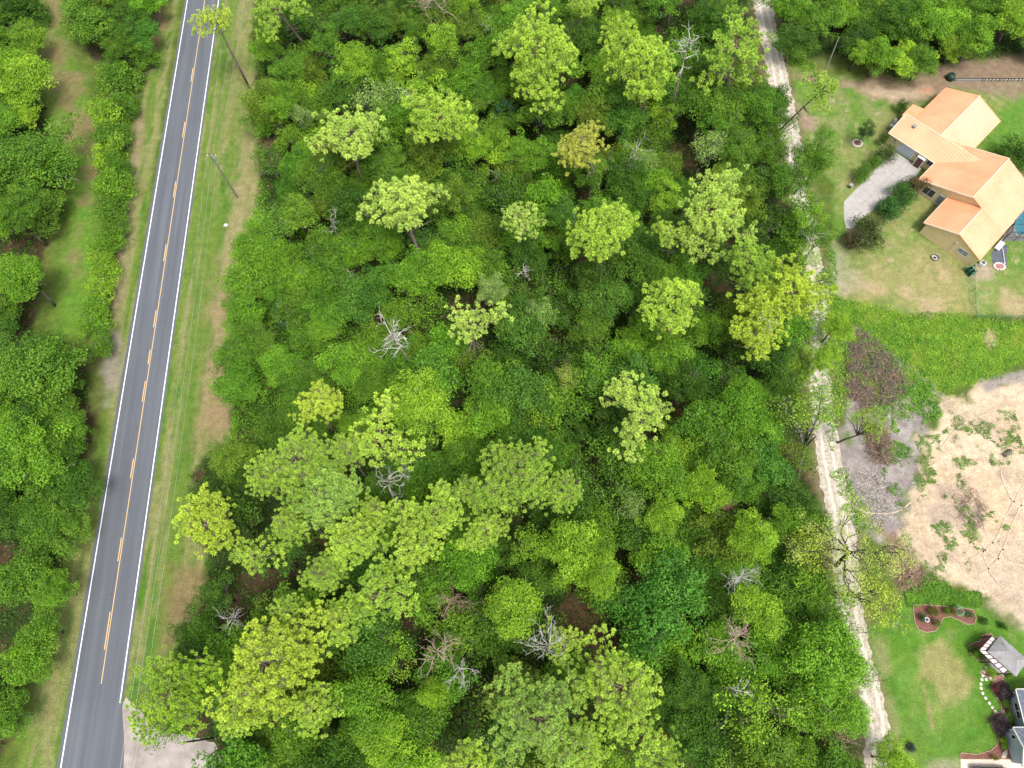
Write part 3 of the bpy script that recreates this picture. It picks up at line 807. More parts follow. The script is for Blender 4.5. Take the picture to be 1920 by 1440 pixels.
# ------------------------------------------------------------------ pines (photo px, radius px, height of crown, colour, label, trunk foot)
PG = 'tall pines standing out above the wood'
PINES = [
 ('pine', 0, 1012, 100, 80, 17, LIME, 'big round pale pine at the top middle of the wood', (1013, 205)),
 ('pinegap', 1, 1165, 85, 52, 16, LIME, 'smaller pine left of the tall dead snag', (1165, 175)),
 ('pine', 2, 1215, 125, 66, 18, LIME, 'pine crown touching the tall dead snag', (1205, 252)),
 ('pinethin', 0, 1385, 95, 72, 17, MIDP, 'thin crowned pine beside the top of the sandy track', (1345, 208)),
 ('pine', 3, 832, 225, 60, 17, LIME, 'pine with a small tuft hanging off its right side', (840, 310)),
 ('pinegap', 2, 655, 252, 68, 17, PALE, 'flat wide pine with leaning trunk, upper left of wood', (680, 365)),
 ('pine', 4, 757, 392, 70, 17, PALE, 'large pale oval pine showing a long bare trunk', (806, 528)),
 ('pine', 5, 1095, 278, 48, 16.5, (.50, .54, .10), 'yellow brown pine with a thin grey trunk', (1133, 385)),
 ('pinethin', 1, 973, 413, 42, 15.5, PALE, 'small pale pine above the small dead snag', (980, 505)),
 ('pine', 6, 1125, 438, 62, 17, LIME, 'rosette tufted pine in the centre of the wood', (1118, 520)),
 ('pinegap', 3, 1330, 408, 78, 17, PALE, 'broad pale pine left of the yellow house driveway', (1310, 500)),
 ('pinethin', 2, 1255, 445, 42, 15, LIME, 'short pine on the left flank of the broad pale pine', (1245, 520)),
 ('pine', 7, 1262, 570, 66, 17, LIME, 'bright wide pine near the wood centre, ragged outline', (1245, 650)),
 ('pinegap', 3, 1480, 560, 74, 17, YEL, 'largest olive pine, beside the sandy track', (1425, 640)),
 ('pinegap', 6, 1405, 500, 64, 16, MIDP, 'airy green pine joined to the largest olive pine', (1370, 580)),
 ('pinegap', 2, 1425, 625, 56, 16, YEL, 'lower crown of yellow green pine tufts near the track', (1385, 690)),
 ('pinethin', 6, 885, 610, 58, 16, PALE, 'pale open pine with dark gaps in mid wood', (893, 700)),
 ('pinegap', 4, 1198, 762, 66, 16.5, PALE, 'isolated pale pine over reddish ground', (1183, 840)),
 ('pinegap', 5, 603, 757, 48, 16, YEL, 'flat yellow pine at the left of the wood', (628, 822)),
 ('pine', 8, 560, 868, 74, 17, MIDP, 'big rounded pine nearest the brown verge', (600, 930)),
 ('fine', 7, 778, 752, 62, 13, YGR, 'smooth yellow green oak above the lichen pine', None),
 ('pinethin', 7, 715, 820, 68, 17, LIME, 'lichen covered pine with bare grey branches below', (745, 900)),
 ('pine', 9, 615, 932, 66, 16.5, BLUE, 'blue green soft tufted pine', (650, 990)),
 ('pinegap', 6, 705, 960, 40, 16, LIME, 'small pine below the bare grey branches', None),
 ('pine', 1, 664, 1012, 56, 17.5, LIME, 'dense pine right of the blue green one', None),
 ('pinegap', 7, 768, 1030, 56, 17, LIME, 'pine with dark hollows in the lower middle left', None),
 ('pinegap', 0, 818, 962, 56, 17, LIME, 'ragged pine with twiggy lower edge', None),
 ('pine', 3, 972, 890, 80, 17.5, MIDP, 'biggest domed pine in the lower middle', (968, 960)),
 ('pine', 5, 388, 985, 62, 15.5, YEL, 'yellow pine overhanging the power lines', (430, 1020)),
 ('pinethin', 2, 478, 1045, 48, 14.5, LIME, 'sparse pine right of the yellow roadside pine', (510, 1065)),
 ('pine', 0, 505, 1248, 96, 18, YEL, 'largest yellow pine, lower left of the wood', (560, 1262)),
 ('pinethin', 8, 545, 1150, 40, 16, LIME, 'narrow pine poking out above the largest yellow pine', None),
 ('pine', 6, 328, 1300, 76, 16, (.33, .52, .05), 'green pine leaning over the gravel apron', (400, 1290)),
 ('pinegap', 8, 712, 1122, 76, 17.5, MIDP, 'pine of separate round rosettes, lower middle', (730, 1140)),
 ('pine', 2, 1005, 1345, 92, 18, BLUE, 'large soft green pine at the bottom middle', (1000, 1340)),
 ('pine', 4, 1160, 1290, 88, 18, LIME, 'large yellow green pine at the bottom, right of centre', (1145, 1290)),
 ('pinethin', 4, 408, 45, 40, 15, YEL, 'slim pine leaning out over the road', (468, 165)),
 ('pinethin', 7, 520, 22, 46, 16, MIDP, 'thin pine at the top left of the wood, leaning trunk', (592, 110)),
 ('pinethin', 9, 1540, 172, 44, 17, MIDP, 'pine with thick bare trunk leaning across the sandy track', (1420, 284)),
 ('pinegap', 1, 1092, 12, 32, 15, LIME, 'small pine cut by the top edge of the photo', None),
 ('pine', 7, 1048, 925, 44, 16, MIDP, 'pine touching the right side of the biggest domed pine', None),
 ('pinegap', 3, 912, 1000, 44, 16, LIME, 'ragged pine below the biggest domed pine', None),
 ('pine', 8, 610, 1075, 44, 16, MIDP, 'rounded pine between blue green one and rosette pine', None),
 ('pinegap', 1, 500, 900, 44, 15.5, MIDP, 'left flank pine of the brown verge cluster', None),
 ('pine', 9, 655, 850, 36, 16, MIDP, 'small pine between the brown verge pine and the lichen pine', None),
 ('pinegap', 8, 1060, 1215, 44, 16, LIME, 'pine just right of the bright white dead tree', None),
 ('pine', 2, 585, 1330, 48, 16, LIME, 'pine below right of the largest yellow pine', None),
 ('pinegap', 4, 640, 1160, 46, 15.5, LIME, 'pine left of the pine of separate round rosettes', None),
 ('pine', 6, 1085, 1395, 56, 16.5, LIME, 'pine between the two large bottom pines', None),
 ('pinegap', 2, 1240, 1420, 50, 15.5, MIDP, 'low pine at the bottom edge right of the large yellow green one', None),
 ('pine', 0, 540, 985, 40, 15.5, MIDP, 'small dense pine left of the blue green one', None),
 ('pinegap', 7, 880, 930, 40, 16, MIDP, 'pine on the left shoulder of the biggest domed pine', None),
 ('pine', 1, 450, 1330, 50, 16, LIME, 'pine below left of the largest yellow pine', None),
 ('pinegap', 5, 880, 1440, 60, 16, LIME, 'pine crown cut by the bottom edge, middle of the wood', None),
]
HERO = []
for kind, sd_, px, py, r, z, col, lab, base in PINES:
    if kind == 'pine' and r >= 74: kind, sd_ = 'pinebig', sd_ % 4
    place_tree('oak_tree' if kind == 'fine' else 'pine_tree', (kind, sd_), px, py, r * 1.13, z, col, lab, 'tree', PG if kind != 'fine' else 'oaks and other broadleaf trees of the woods', base)
    HERO.append((px, py, r, z, lab, 'pine'))

# ------------------------------------------------------------------ broadleaf trees one can pick out
BG = 'oaks and other broadleaf trees of the woods'
BROAD = [
 ('column', 0, 828, 78, 36, 13, YGR, 'slender light green tree with pale trunk, top middle', (836, 165)),
 ('oak', 0, 668, 118, 44, 11, YGR, 'yellow green oak, right of the thin leaning pine', None),
 ('airy', 0, 740, 152, 20, 9, YGR, 'little yellow green tree beside the cabbage palm', None),
 ('airy', 1, 712, 190, 58, 10, GREY, 'mossy grey green oak above the flat wide pine', None),
 ('oak', 1, 492, 190, 44, 9, OLV, 'dark olive tree leaning over the roadside verge', (525, 215)),
 ('airy', 2, 565, 215, 26, 9, GREY, 'small pale tree left of the flat wide pine', None),
 ('olive', 1, 850, 365, 44, 11, OLV, 'brownish green oak right of the pale oval pine', None),
 ('fine', 0, 985, 292, 46, 10, BRT, 'vivid green oak right of a dead white twig', None),
 ('oak', 2, 1165, 222, 48, 9, TEAL, 'blue green tree under the snag side pine', None),
 ('airy', 3, 1322, 275, 42, 10, GREY, 'frosty pale green oak near the leaning track pine', None),
 ('airy', 4, 1215, 300, 30, 9, GREY, 'lichen grey tree right of the yellow brown pine', None),
 ('fine', 1, 1050, 400, 40, 9, TEAL, 'dark blue green oak left of the rosette pine', None),
 ('fine', 2, 1230, 880, 66, 10, BRT, 'broad green oak dome below the isolated pale pine', None),
 ('oak', 3, 1320, 918, 46, 10, (.22, .40, .02), 'round yellow green oak right of the broad oak dome', None),
 ('airy', 5, 1185, 945, 34, 11, GREY, 'lichened oak with dead twigs at its heart', None),
 ('oak', 4, 1240, 970, 42, 11.5, YGR, 'bright oak with a yellow tip', None),
 ('fine', 3, 1235, 1130, 100, 10, (.075, .22, .022), 'widest fine leaved dark oak in the lower wood', (1225, 1140)),
 ('oak', 5, 1240, 1040, 62, 9, BRT, 'green oak on the upper edge of the widest oak', None),
 ('fine', 4, 1290, 1288, 50, 10, DRK, 'smooth dark dome between two bright crowns at the bottom', None),
 ('oak', 6, 1412, 1000, 46, 12, YGR, 'yellow flecked oak at the right edge of the wood', None),
 ('oak', 7, 1420, 1140, 54, 12, YGR, 'yellow green oak above the bare pink grey tree', None),
 ('oak', 8, 1550, 1235, 82, 12, (.17, .36, .025), 'large bright oak against the track, lower right', None),
 ('airy', 6, 1420, 1330, 84, 12, YGR, 'wide bright oak with white branches showing, bottom right', None),
 ('fine', 5, 1585, 1330, 50, 10, (.17, .36, .025), 'bright oak whose edge covers the track', None),
 ('oak', 9, 960, 1140, 62, 12, YGR, 'yellow green oak with pale twigs, lower middle', None),
 ('fine', 6, 690, 1320, 74, 12, BRT, 'large bright oak left of the reddish dead tree, bottom', None),
 ('oak', 0, 720, 1380, 54, 12, YGR, 'yellowish oak cut by shade at the bottom', None),
 ('airy', 7, 740, 1225, 50, 11, YGR, 'twiggy oak mixed with pink dead sprays', None),
 ('oak', 1, 810, 1300, 32, 11, YGR, 'narrow yellow green oak under the reddish dead tree', None),
 ('oak', 2, 1070, 1030, 66, 11, YGR, 'bright ragged oak right of the ragged twiggy pine', None),
 ('airy', 8, 985, 1020, 40, 11.5, YGR, 'small bright oak with white twigs, lower middle', None),
 ('oak', 3, 1125, 1080, 46, 12, YGR, 'long bright oak left of the widest oak', None),
 ('fine', 7, 1388, 872, 34, 7, BRT, 'small vivid tree by red brown ground', None),
 ('oak', 4, 1250, 670, 50, 9, BRT, 'vivid green oak right of the dark gap in mid wood', None),
 ('column', 1, 1010, 590, 34, 10, GREY, 'soft grey green column shaped tree, mid wood', None),
 ('fine', 0, 920, 545, 34, 10, GREY, 'lichen pale tree above the pale open pine', None),
 ('airy', 9, 1065, 705, 28, 11, (.36, .46, .08), 'small pale lime tree left of the isolated pale pine', None),
 ('fine', 1, 985, 300, 30, 9, BRT, 'second vivid crown merged with the vivid green oak', None),
 ('fine', 0, 1525, 300, 46, 9, GRN, 'loose green tree arching over the track', None),
 ('olive', 1, 1512, 395, 46, 9, BRT, 'ragged tree hiding the track beside the driveway', None),
 ('olive', 2, 1540, 440, 38, 8, GRN, 'ragged tree at the edge of the tan lawn', None),
 ('oak', 3, 1482, 340, 44, 9, GRN, 'mid green tree left of the arching track tree', None),
 ('airy', 4, 1545, 250, 26, 7, GRN, 'small green tree between track and planter ring', None),
 ('fine', 2, 1570, 610, 34, 6, YGR, 'yellow green tree at the lawn corner by the track', None),
 ('fine', 3, 1545, 670, 34, 6, YGR, 'yellow green tree left of the brush pile', None),
 ('airy', 5, 1520, 768, 72, 13, (.21, .37, .03), 'feathery tree over the track with black leaning trunk', (1495, 898)),
 ('airy', 6, 1635, 790, 42, 11, (.24, .40, .03), 'feathery tree with pale twigs over the brush pile', (1570, 830)),
 ('oak', 5, 1480, 985, 46, 8, BRT, 'bright green tree left of the spreading black limbed oak', None),
 ('airy', 7, 1650, 1130, 56, 9, (.36, .48, .05), 'olive tree hanging over the green lawn corner', (1560, 1110)),
 ('airy', 2, 1520, 1030, 62, 10, (.33, .44, .05), 'olive tree left of the spreading black limbed oak', None),
 ('fine', 4, 1670, 1425, 44, 5, YGR, 'low yellow green tree right of the track, bottom', None),
 ('fine', 5, 1545, 1160, 40, 7, GRN, 'dark green tree under the olive tree by the track', None),
 ('airy', 0, 1512, 480, 34, 9, YGR, 'open green tree above the largest olive pine', None),
 ('airy', 4, 1548, 520, 26, 7, GRN, 'small open tree on the lawn side of the track', None),
 ('airy', 1, 1585, 1185, 42, 8, BRT, 'open bright tree dappling the track, lower right', None),
 ('airy', 6, 1618, 1262, 42, 8, BRT, 'loose bright tree beside the green lawn edge', None),
 ('airy', 3, 1500, 860, 40, 7, OLV, 'open olive tree at the foot of the black leaning trunk', None),
 ('airy', 5, 1470, 230, 30, 8, GRN, 'small open tree left of the leaning track pine', None),
 ('oak', 3, 1612, 98, 24, 4.5, YGR, 'yellow green tree beside the light grey pole', None),
 ('oak', 4, 1650, 105, 38, 5, BRT, 'rounded bright tree at the front of the upper right wood', None),
 ('oak', 5, 1735, 45, 44, 6, BRT, 'broad tree at the middle of the upper right wood', None),
 ('fine', 2, 1730, 112, 34, 5, GRN, 'green tree left of the dark tank', None),
 ('oak', 7, 1830, 70, 46, 6, BRT, 'broad tree behind the retaining wall', None),
 ('oak', 8, 1905, 35, 44, 6, YGR, 'light tree in the top right corner', None),
 ('fine', 3, 1540, 40, 44, 5, GRN, 'green tree right of the track at the top edge', None),
 # left of the road
 ('fine', 6, 70, 300, 88, 7, GRN, 'widest oak left of the road, upper left', None),
 ('oak', 6, 42, 150, 56, 7, YGR, 'oak with yellow tips at the upper left edge', None),
 ('oak', 7, 165, 40, 58, 6, GRN, 'oak at the top of the left clearing', None),
 ('fine', 7, 235, 45, 52, 5.5, DRK, 'dark oak at the top beside the road', None),
 ('oak', 8, 40, 520, 52, 9, BRT, 'round green oak left of the grassy clearing', None),
 ('fine', 0, 25, 400, 50, 9, GRN, 'oak below the widest left oak', None),
 ('oak', 9, 80, 690, 84, 7, GRN, 'broad oak below the grassy clearing', None),
 ('oak', 0, 60, 850, 78, 7, BRT, 'bright oak at the middle of the left edge', None),
 ('oak', 1, 132, 805, 42, 5.5, GRN, 'rounded oak beside the road verge, left middle', None),
 ('fine', 1, 72, 960, 56, 5.5, GRN, 'dense green tree left of the road, below the bright oak', None),
 ('oak', 2, 45, 1080, 62, 5.5, GRN, 'green oak at the left edge, lower third', None),
 ('oak', 3, 100, 1105, 42, 5.5, BRT, 'bright tree beside the road verge, lower left', None),
 ('fine', 4, 8, 970, 52, 6, DRK, 'dark oak cut by the left edge, below the middle', None),
 ('oak', 5, 12, 1340, 50, 5.5, GRN, 'green oak cut by the left edge near the bottom corner', None),
 ('oak', 7, 78, 1180, 40, 5, GRN, 'mid green oak near the verge above the bright left edge tree', None),
 ('fine', 2, 55, 1230, 60, 5.5, BRT, 'bright tree at the left edge near the bottom', None),
]
for kind, sd_, px, py, r, z, col, lab, base in BROAD:
    place_tree('oak_tree' if kind in ('oak', 'fine', 'olive') else 'broadleaf_tree', (kind, sd_), px, py, r, z, col, lab, 'tree', BG, base)
    HERO.append((px, py, r, z, lab, 'broad'))

# ------------------------------------------------------------------ the rest of the canopy, tree by tree
def direction(dx, dy):
    a = math.degrees(math.atan2(-dy, dx)) % 360
    return ['right of', 'up and right of', 'above', 'up and left of', 'left of', 'down and left of', 'below', 'down and right of'][int((a + 22.5) // 45) % 8]
USED = {}
def filler_label(px, py, size, tone, noun):
    for h in sorted(HERO, key=lambda h: math.hypot(h[0] - px, h[1] - py))[:9]:
        l = f"{size} {tone} {noun} {direction(px - h[0], py - h[1])} the {h[4].split(',')[0]}"
        if len(l.split()) <= 16 and l not in USED:
            USED[l] = 1; return l
    for extra in ('further', 'farthest', 'shaded', 'half hidden'):
        h = sorted(HERO, key=lambda h: math.hypot(h[0] - px, h[1] - py))[0]
        l = f"{extra} {tone} {noun} {direction(px - h[0], py - h[1])} the {h[4].split(',')[0]}"
        if len(l.split()) <= 16 and l not in USED:
            USED[l] = 1; return l
    return l

TONES = [('dark green', DRK, 6), ('mid green', GRN, 9), ('fresh green', BRT, 6), ('olive', OLV, 3), ('blue green', TEAL, 2), ('light green', YGR, 2)]
TW = [t for t in TONES for _ in range(t[2])]
rf = random.Random(12)
NF = 0
SPC = 5.7
row = 0
yy = -14.0
while yy < 150:
    xx = -110 + (SPC / 2 if row % 2 else 0)
    while xx < 110:
        x = xx + rf.uniform(-1.7, 1.7); y = yy + rf.uniform(-1.5, 1.5)
        xx += SPC
        z = rf.uniform(4.0, 10.2)
        px, py = PX(x, y, z)
        rm_ = rf.uniform(3.3, 5.2)
        if not (-45 < px < 1965 and -45 < py < 1485): continue
        if not any(in_poly(px, py, c) for c in CANOPIES): continue
        top_right = in_poly(px, py, TOP_RIGHT_WOOD)
        skip = False
        for hx, hy, hr, hz, _, hk in HERO:
            dd = math.hypot(px - hx, py - hy)
            if dd < hr * (.66 if hk == 'broad' else .5): skip = True; break
        if skip: continue
        # the low leafy corner at the left middle, the bare gaps
        for gx, gy, gr in [(1055, 622, 32), (1090, 1165, 42), (1335, 868, 24), (1360, 938, 18), (505, 262, 26), (640, 1210, 30), (875, 1290, 24), (1290, 790, 34), (1265, 1395, 24), (1558, 105, 40), (700, 585, 14), (955, 700, 20), (1270, 245, 16), (650, 1260, 20)]:
            if math.hypot(px - gx, py - gy) < gr: skip = True; break
        if skip: continue
        vine = px < 780 and 440 < py < 830 and px > 430
        if px < 300 and z > 5.2: z = rf.uniform(4.2, 5.6)
        if top_right: kd = rf.choice(['oak', 'fine', 'oak']); z = rf.uniform(3.6, 5.2)
        elif vine: kd = rf.choice(['low', 'low', 'fine', 'oak']); z = min(z, 6.0)
        else: kd = rf.choice(['oak', 'fine', 'fine', 'olive', 'airy', 'column', 'low']) if px > 300 else rf.choice(['oak', 'fine'])
        sd_ = rf.randrange(6 if kd in ('oak', 'fine') else 4)
        tname, tc_, _ = rf.choice(TW)
        if vine and tname in ('olive', 'dark green'): tname, tc_ = 'fresh green', BRT
        if top_right and tname in ('olive', 'blue green'): tname, tc_ = 'light green', YGR
        j = rf.uniform(.85, 1.15)
        col = tuple(c * j * rf.uniform(.93, 1.07) for c in tc_)
        size = 'small' if rm_ < 3.8 else ('medium' if rm_ < 4.5 else 'large')
        noun = 'tree' if kd in ('airy', 'column', 'low') else 'oak'
        place_tree('oak_tree' if noun == 'oak' else 'broadleaf_tree', (kd, sd_), px, py, 0, z, col,
                   filler_label(px, py, size, tname, noun), 'tree', BG, rad=rm_)
        NF += 1
    yy += SPC * .87; row += 1
print('filler trees', NF)

# shrubs: the overgrown row left of the road, hedge by the driveway and others
SHR = [
 ('shrub', 222, 152, 34, GRN, 'topmost shrub of the overgrown row left of the road'), ('shrub', 235, 200, 24, GRN, 'dark shrub under the topmost one left of the road'),
 ('shrub', 205, 222, 32, YGR, 'yellow green shrub in the row left of the road, upper part'), ('shrub', 212, 258, 28, GRN, 'shrub below the upper yellow green one left of the road'),
 ('shrub', 205, 300, 28, YGR, 'yellow shrub of the row level with the roadside pole top'), ('shrub', 225, 318, 26, GRN, 'dark shrub beside the yellow one left of the road'),
 ('shrub', 215, 352, 32, BRT, 'bright shrub in the middle of the row left of the road'), ('shrub', 212, 398, 28, GRN, 'shrub below the bright middle one left of the road'),
 ('shrub', 216, 432, 22, GRN, 'small shrub above the yellowest ones left of the road'), ('shrub', 202, 462, 24, BRT, 'bright low shrub left of the road, below the middle'),
 ('shrub', 200, 500, 24, YGR, 'yellow low shrub left of the road'), ('shrub', 192, 540, 22, YGR, 'pale low shrub left of the road'),
 ('shrub', 182, 575, 22, BRT, 'low shrub near the lower end of the left row'), ('shrub', 180, 612, 24, BRT, 'second lowest shrub of the left row'),
 ('shrub', 190, 650, 22, GRN, 'lowest shrub of the left row'), ('shrub', 62, 20, 30, DRK, 'dark shrub at the top of the left clearing'),
 ('shrub', 275, 108, 22, GRN, 'shrub at the foot of the dark roadside oak'),
]
for k, px, py, r, col, lab in SHR:
    place_tree('shrub', (k, RND.randrange(4)), px, py, r * 1.25, 2.2, col, lab, 'shrub', 'shrubs of the overgrown row left of the road')
HED = [
 (1622, 440, 36, (.075, .10, .025), 'biggest reddish green shrub at the end of the driveway'),
 (1668, 392, 26, (.05, .15, .025), 'green hedge shrub, second along the driveway'),
 (1690, 368, 26, (.05, .15, .02), 'green hedge shrub, third along the driveway'),
 (1714, 350, 24, (.13, .10, .035), 'reddish shrub by the house corner window'),
 (1598, 447, 20, (.11, .09, .04), 'reddish flank shrub left of the biggest one'),
]
for px, py, r, col, lab in HED:
    place_tree('shrub', ('shrub', RND.randrange(4)), px, py, r, 1.6, col, lab, 'shrub', 'hedge shrubs along the driveway')
for px, py, r, col, lab in [
 (1660, 290, 20, (.08, .13, .03), 'reddish green shrub by the garage corner'), (1640, 305, 15, GRN, 'small shrub on the upper side of the driveway'),
 (1618, 328, 19, GRN, 'dark shrub on the upper side of the driveway'), (1692, 200, 12, DRK, 'small round flowering bush behind the garage'),
 (1657, 262, 9, DRK, 'tiny bush by the trash bins'), (1903, 290, 34, DRK, 'dark round shrub behind the yellow house'), (1880, 300, 22, DRK, 'dark shrub touching the yellow house roof')]:
    place_tree('shrub', ('shrub', RND.randrange(4)), px, py, r, 1.5, col, lab, 'shrub', 'garden shrubs of the yellow house')
place_tree('magnolia_tree', ('olive', 2), 1624, 246, 22, 3.6, (.03, .075, .015), 'small dark magnolia growing out of the white planter ring', 'tree', None, base=(1607, 269))
place_tree('cabbage_palm', ('palm', 1), 762, 100, 26, 7.5, (.05, .10, .03), 'dark cabbage palm in a gap, upper left of wood', 'palm', 'palms of the wood', base=(766, 135))
for i, (px, py, lab) in enumerate([(945, 215, 'blue green fan palm left of the vivid green oak'), (535, 590, 'blue green fan palm near the left edge of the wood'), (1000, 395, 'fan palm right of the small pale pine'), (600, 480, 'fan palm low in the wood, left part')]):
    place_tree('fan_palm', ('palmetto', i), px, py, 24, 5.0, (.05, .14, .06), lab, 'palm', 'palms of the wood')

# ------------------------------------------------------------------ dead trees
def dead(name, px, py, rpx, z, mat, label, base=None, seed=0, thick=.2, nmain=9, levels=3, twigs=1., up=.6, split=True):
    z += 1.8; nmain += 7; rpx *= 1.15
    c = G(px, py, z); R = rpx * scale_at(px, py, z)
    foot = G(base[0], base[1], 0) if base else Vector((c.x, c.y, 0))
    L = (c - foot).length
    t = branchy(seed, hc=L, R=R, thick=thick, nmain=nmain, levels=levels, twigs=twigs, up=up)
    root = empty(name, foot)
    root.rotation_mode = 'QUATERNION'
    root.rotation_quaternion = Vector((0, 0, 1)).rotation_difference((c - foot).normalized())
    limb_mesh(M['bark_pine'] if mat != 'bark_dark' else M[mat], t['paths'][:1], 'trunk', root)
    limb_mesh(M[mat], t['paths'][1:], 'branches', root, 4)
    tag(root, label, 'dead tree' if mat != 'bark_dark' else 'tree', 'bare trees in the wood')
    return root
dead('dead_tree', 733, 632, 40, 16.5, 'dead_wood', 'bare grey tree leaning left, mid wood', (797, 724), 1, .22, 12)
dead('dead_tree', 1290, 88, 34, 17, 'dead_wood', 'tall pale snag with bare twigs at its top', (1246, 255), 2, .24, 9, 2)
dead('dead_tree', 976, 508, 22, 11, 'dead_wood', 'small white dead tree in the centre of the wood', (985, 545), 3, .12, 8, 2)
dead('dead_tree', 728, 902, 36, 13, 'dead_wood', 'pale dead boughs under the lichen covered pine', (735, 935), 4, .15, 8)
dead('dead_tree', 848, 1122, 38, 12, 'dead_brown', 'thin grey dead tree right of the rosette pine', (850, 1150), 5, .12, 11)
dead('dead_tree', 1030, 1212, 44, 14, 'dead_wood', 'bright white dead tree above the large soft pine', (1010, 1225), 6, .2, 9)
dead('dead_tree', 1372, 1192, 46, 14, 'dead_red', 'pinkish bare tree at the lower right of the wood', (1378, 1215), 7, .18, 9)
dead('dead_tree', 815, 5, 58, 12, 'dead_red', 'reddish bare tree at the top edge of the photo', (810, 55), 8, .2, 10)
dead('dead_tree', 768, 178, 15, 9, 'dead_wood', 'tiny white snag below the cabbage palm', None, 9, .08, 6, 2)
dead('dead_tree', 815, 1225, 46, 13, 'dead_red', 'tangled rust coloured dead tree, lower middle', (800, 1240), 10, .18, 10)
dead('dead_tree', 862, 1255, 32, 11, 'dead_wood', 'grey dead boughs right of the rust coloured one', (860, 1260), 14, .14, 8)
dead('dead_tree', 425, 1158, 30, 9, 'dead_wood', 'pale twigs near the verge above the largest yellow pine', None, 11, .09, 8, 2)
dead('dead_tree', 1388, 1078, 28, 13, 'dead_wood', 'white lichened bare top with yellow tips', None, 12, .1, 12)
dead('dead_tree', 575, 1180, 26, 8, 'dead_brown', 'brown grey tangle left of the rosette pine', None, 13, .08, 10)
dead('dead_tree', 1590, 1392, 40, 6, 'dead_brown', 'brown bare tree by the track, bottom right', (1560, 1395), 15, .12, 9)
dead('dead_tree', 1385, 1290, 22, 13.5, 'dead_wood', 'white bare boughs in the wide bright oak', None, 16, .12, 6, 2)
dead('dead_tree', 655, 505, 20, 9, 'dead_wood', 'thin bent dead sapling, left part of wood', (680, 540), 17, .06, 3, 1)
dead('dead_tree', 622, 420, 26, 9, 'dead_wood', 'dead twigs beside dark gap, left part of wood', None, 18, .09, 7, 2)
dead('dead_tree', 905, 40, 26, 10, 'dead_wood', 'pale thin snag at the top, right of the reddish tree', (908, 75), 19, .09, 5, 2)
dead('dead_tree', 1190, 290, 26, 10, 'dead_wood', 'white forked dead bough in the upper centre', None, 20, .1, 6, 2)
dead('dead_tree', 930, 325, 12, 10, 'dead_wood', 'small white dead twig left of the vivid oak', None, 21, .08, 6, 2)
dead('dead_tree', 1520, 445, 34, 9, 'dead_wood', 'bleached twigs among the trees over the track', None, 22, .06, 8, 2)
dead('dead_tree', 1440, 610, 26, 17, 'dead_wood', 'grey boughs inside the largest olive pine', None, 23, .08, 8, 2)

# the spreading black limbed oak over the track
def spreading():
    px, py, z = 1592, 1035, 12
    c = G(px, py, z - 1.5); foot = G(1568, 1060, 0)
    root = empty('spreading_oak', foot)
    rng = np.random.RandomState(77)
    o = Vector(c) - Vector(foot)
    o = np.array(o)
    paths = [([(0, 0, 0), tuple(o * .5), tuple(o)], [.33, .28, .24])]
    tips = []
    def grow(p, d, l, r, lev):
        pts = [p]; q = p.copy(); dd = d
        for k in range(4):
            dd = unit(dd + rng.normal(size=3) * np.array([.33, .33, .12])); q = q + dd * l / 4; pts.append(q.copy())
        paths.append(([tuple(x) for x in pts], [r, r * .85, r * .7, r * .5, r * .35]))
        if lev == 0: tips.append(q)
        else:
            for k in range(4):
                nd = unit(dd + rng.normal(size=3) * np.array([.75, .75, .25])); grow(pts[1 + k % 4], nd, l * rng.uniform(.5, .75), r * .55, lev - 1)
    for i in range(8):
        a = i * 6.283 / 8 + rng.normal() * .25
        grow(o.copy(), unit(np.array([math.cos(a), math.sin(a), .22])), 4.4 * rng.uniform(.8, 1.15), .125, 2)
    limb_mesh(M['bark_dark'], paths[:1], 'trunk', root)
    limb_mesh(M['bark_dark'], paths[1:], 'limbs', root, 5)
    cc, nn = [], []
    for t in tips:
        n = 62
        dd = unit(rng.normal(size=(n, 3))); cc.append(t + dd * rng.uniform(.2, 1.15, n)[:, None] * np.array([1, 1, .45])); nn.append(unit(dd * .3 + rng.normal(size=(n, 3)) * .5 + np.array([0, 0, .7])))
    cc = np.concatenate(cc); nn = np.concatenate(nn)
    v, f, tt = leaves(cc, nn, .19 * rng.uniform(.6, 1.3, len(cc)), rng, .55, np.repeat(rng.rand(len(tips)) * .5, 62) + rng.rand(len(cc)) * .5)
    cr = mesh_np('crown', v, f, M['leaf'], attrs=tt, parent=root); cr.color = (.36, .45, .09, 1)
    tag(root, 'spreading olive oak with black limbs right over the sandy track', 'tree', BG)
spreading()

